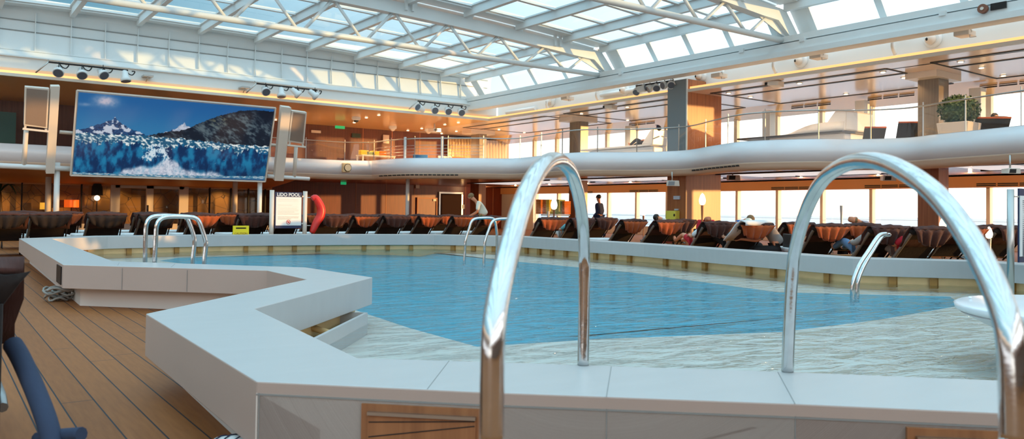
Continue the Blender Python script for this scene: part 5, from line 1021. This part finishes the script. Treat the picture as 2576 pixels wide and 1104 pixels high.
for px, py, X_, lab in ((1530, 259+8, 21.3, 'small speaker clinging to the cove near the corner pillar'), (1942, 208, 21.3, 'small pale speaker clinging under the cove in the middle')):
    p = atx(px, py, X_); t = thing('ceiling_speaker', lab, 'speaker', tuple(p)); build('housing', MB().hexa([p+Vector(q) for q in ((-.1, -.3, -.12), (.2, -.3, -.16), (.2, .1, -.12), (-.1, .1, -.08), (-.1, -.3, .02), (.2, -.3, .02), (.2, .2, .06), (-.1, .2, .06))]), offw, t, bevel=.01); build('dark_face', MB().box((p.x-.1, p.y+.1, p.z-.06), (p.x+.15, p.y+.2, p.z+.02)), dark, t)
p = atx(2490, 21, 20.02); t = thing('cable_reel', 'small rusty pulley in an opening of the white gutter beam at the top right', 'pulley', tuple(p)); build('opening', MB().box((20.0, p.y-.36, p.z-.06), (20.03, p.y-.02, p.z+.1)), darkm, t); build('wheel', MB().tube([(19.9, p.y+.12, p.z), (20.0, p.y+.12, p.z)], .11, 16), mat('rusty_brown', S(130, 84, 64), .6), t); build('hub', MB().tube([(19.88, p.y+.12, p.z), (19.9, p.y+.12, p.z)], .04, 10), offw, t)
# curved ribs in the recess
for j, (px, py) in enumerate(((1375, 262), (1500, 238), (1945, 162), (2245, 112))):
    p = atx(px, py, 21.4); single('wall_rib', MB().tube(smooth_path([p+Vector((.5, 0, .35)), p+Vector((.1, 0, .2)), p+Vector((0, 0, -.05)), p+Vector((.15, 0, -.25))], 4), .05, 8), white, 'curved white rib below the gutter beam, %s from the corner' % ORD[j], 'rib')
for j, (px, py) in enumerate(((1310, 278), (1560, 232))):
    p = atx(px, py, 21.85); single('duct_pipe', MB().tube([p+Vector((0, -1.1, 0)), p+Vector((0, 1.1, 0))], .09, 12), white, 'white pipe lying in the recess %s' % ('at the corner' if j == 0 else 'beside the clustered stage lights'), 'pipe')
# ceiling downlights (lit) with real lamps behind some of them
DL = [(921.6, 295.6), (953, 289), (891, 308), (1026, 328), (1061, 323), (1111, 335.6), (1119, 313), (1153, 308), (1148, 330), (1255, 326), (1462.6, 285.5), (1578, 269), (1579, 302), (1319, 333), (1833, 234), (1888, 244), (2011, 209), (2128, 236), (2221, 181), (2274, 195), (2417, 155), (2469, 170), (2524, 190), (693, 301)]
for k, (px, py) in enumerate(DL):
    p = atz(px, py, 5.295); t = thing('downlight', 'small round recessed ceiling light, %s along the upper ceiling from the left' % ORD[k if k != 23 else 23], 'ceiling light', tuple(p), group='recessed downlights of the upper deck'); build('lens', MB().tube([(p.x, p.y, 5.27), (p.x, p.y, 5.3)], .06, 12), dl, t); build('trim_ring', MB().lathe([(.06, -.012), (.1, -.012), (.1, 0)], (p.x, p.y, 5.3), 14), steel, t)
for px, py, lab in ((896, 294, 'white dome camera with dark underside on the upper ceiling'), (988, 317, 'white ceiling sensor left of the small projector'), (1078, 324, 'white ceiling sensor beside the small projector')):
    p = atz(px, py, 5.3); t = thing('ceiling_dome', lab, 'camera', tuple(p)); build('base', MB().lathe([(.2, 0), (.2, -.12), (.12, -.16)], p, 16), white, t); build('dome', MB().ell(p-Vector((0, 0, .16)), (.12, .12, .1), 12, 8), dark if px < 950 else offw, t)
p = atz(1093, 311, 5.3); t = thing('ceiling_projector', 'small white projector hanging from the upper ceiling', 'projector', tuple(p)); build('stem', MB().tube([p, p-Vector((0, 0, .25))], .04, 8), white, t); build('housing', MB().box((p.x-.25, p.y-.3, p.z-.42), (p.x+.2, p.y+.2, p.z-.25)), white, t, bevel=.02); build('lens', MB().tube([(p.x-.1, p.y-.3, p.z-.33), (p.x-.1, p.y-.36, p.z-.33)], .07, 12), dark, t)
# teal panels and dark recess at the far left, upper level
a = aty(-20, 300, 36.5); b = aty(40, 300, 36.5); single('teal_panel', MB().box((a.x, 36.4, 2.95), (b.x, 36.5, 4.7)), tealp, 'dark teal glass panel on the upper deck at the far left edge', 'panel')
a = aty(150, 300, 36.5); b = aty(184, 300, 36.5)
def lamp(loc, e, col=(1, .62, .30), r=.4):
    ld = bpy.data.lights.new('fill_lamp', 'POINT'); ld.energy = e; ld.color = col; ld.shadow_soft_size = r; o = bpy.data.objects.new('fill_lamp', ld); COL.objects.link(o); o.location = loc
def spotl(loc, e, col=(1, .66, .36), ang_=2.3):
    ld = bpy.data.lights.new('downlight_and_fill_spot', 'SPOT'); ld.energy = e; ld.color = col; ld.shadow_soft_size = .05; ld.spot_size = ang_; ld.spot_blend = .6; o = bpy.data.objects.new('downlight_and_fill_spot', ld); COL.objects.link(o); o.location = loc
for k, (px, py) in enumerate(DL):
    p = atz(px, py, 5.24); spotl(p, 330 if p.y > 30 else 100)
for x in (-3, 2, 7): spotl((x, 34.5, 5.2), 40)  # added fill spots for the upper deck, no fixtures here
for x in (2, 7, 12): spotl((x, 37.2, 2.25), 90, (1, .6, .32)); spotl((x, 40.8, 2.2), 60)  # added fill spots for the bistro, no fixtures
for y in (6, 12, 18, 24, 30, 36):
    for x in (24.2, 27.2): spotl((x, y, 2.44), 60, (1, .6, .3), 2.6)  # added grid of fill spots under the lower ceiling, no fixtures built
for y in range(2, 40, 3):
    ld = bpy.data.lights.new('fill_lamp', 'POINT'); ld.energy = 34; ld.color = (1, .62, .3); ld.shadow_soft_size = .04; o = bpy.data.objects.new('fill_lamp', ld); COL.objects.link(o); o.location = (26.4, y+.5, 2.43)  # added fill lamps without fixtures, brightening the window valance
for x in (17, 21): spotl((x, 37, 2.44), 40, (1, .5, .25))  # added fill spots near the wood wall
# palm at the far left
P = aty(6, 520, 37.5); t = thing('potted_palm', 'dark palm leaves with small lights at the far left edge', 'plant', (P.x, 37.5, 0)); build('trunk', MB().tube([(P.x, 37.5, 0), (P.x-.1, 37.5, 1.6)], .06, 8), mat('bark', S(80, 60, 40)), t)
rn = random.Random(9)
for k in range(16):
    a = rn.uniform(0, 2*PI); L_ = rn.uniform(.6, 1.0); rows = []
    for i in range(7):
        f = i/6; q = Vector((P.x-.1+math.cos(a)*L_*f, 37.5+math.sin(a)*L_*f*.6, 1.6+.45*math.sin(f*PI*.8)-.35*f*f)); w_ = .07*math.sin(PI*min(.98, f+.08)); rows.append([q-Vector((-math.sin(a)*w_, math.cos(a)*w_, .02)), q, q+Vector((-math.sin(a)*w_, math.cos(a)*w_, -.02))])
    build('frond', MB().grid(rows), leaf, t)
# outside rail beyond the lower windows
orl = thing('outside_railing', 'thin dark outside railing seen through the lower sea windows', 'railing', (30.5, 15, .3))
for z in (.95, .72, .5): build('rail_bar', MB().tube([(30.5, -5, z), (30.5, 38, z)], .014, 6), steel, orl)
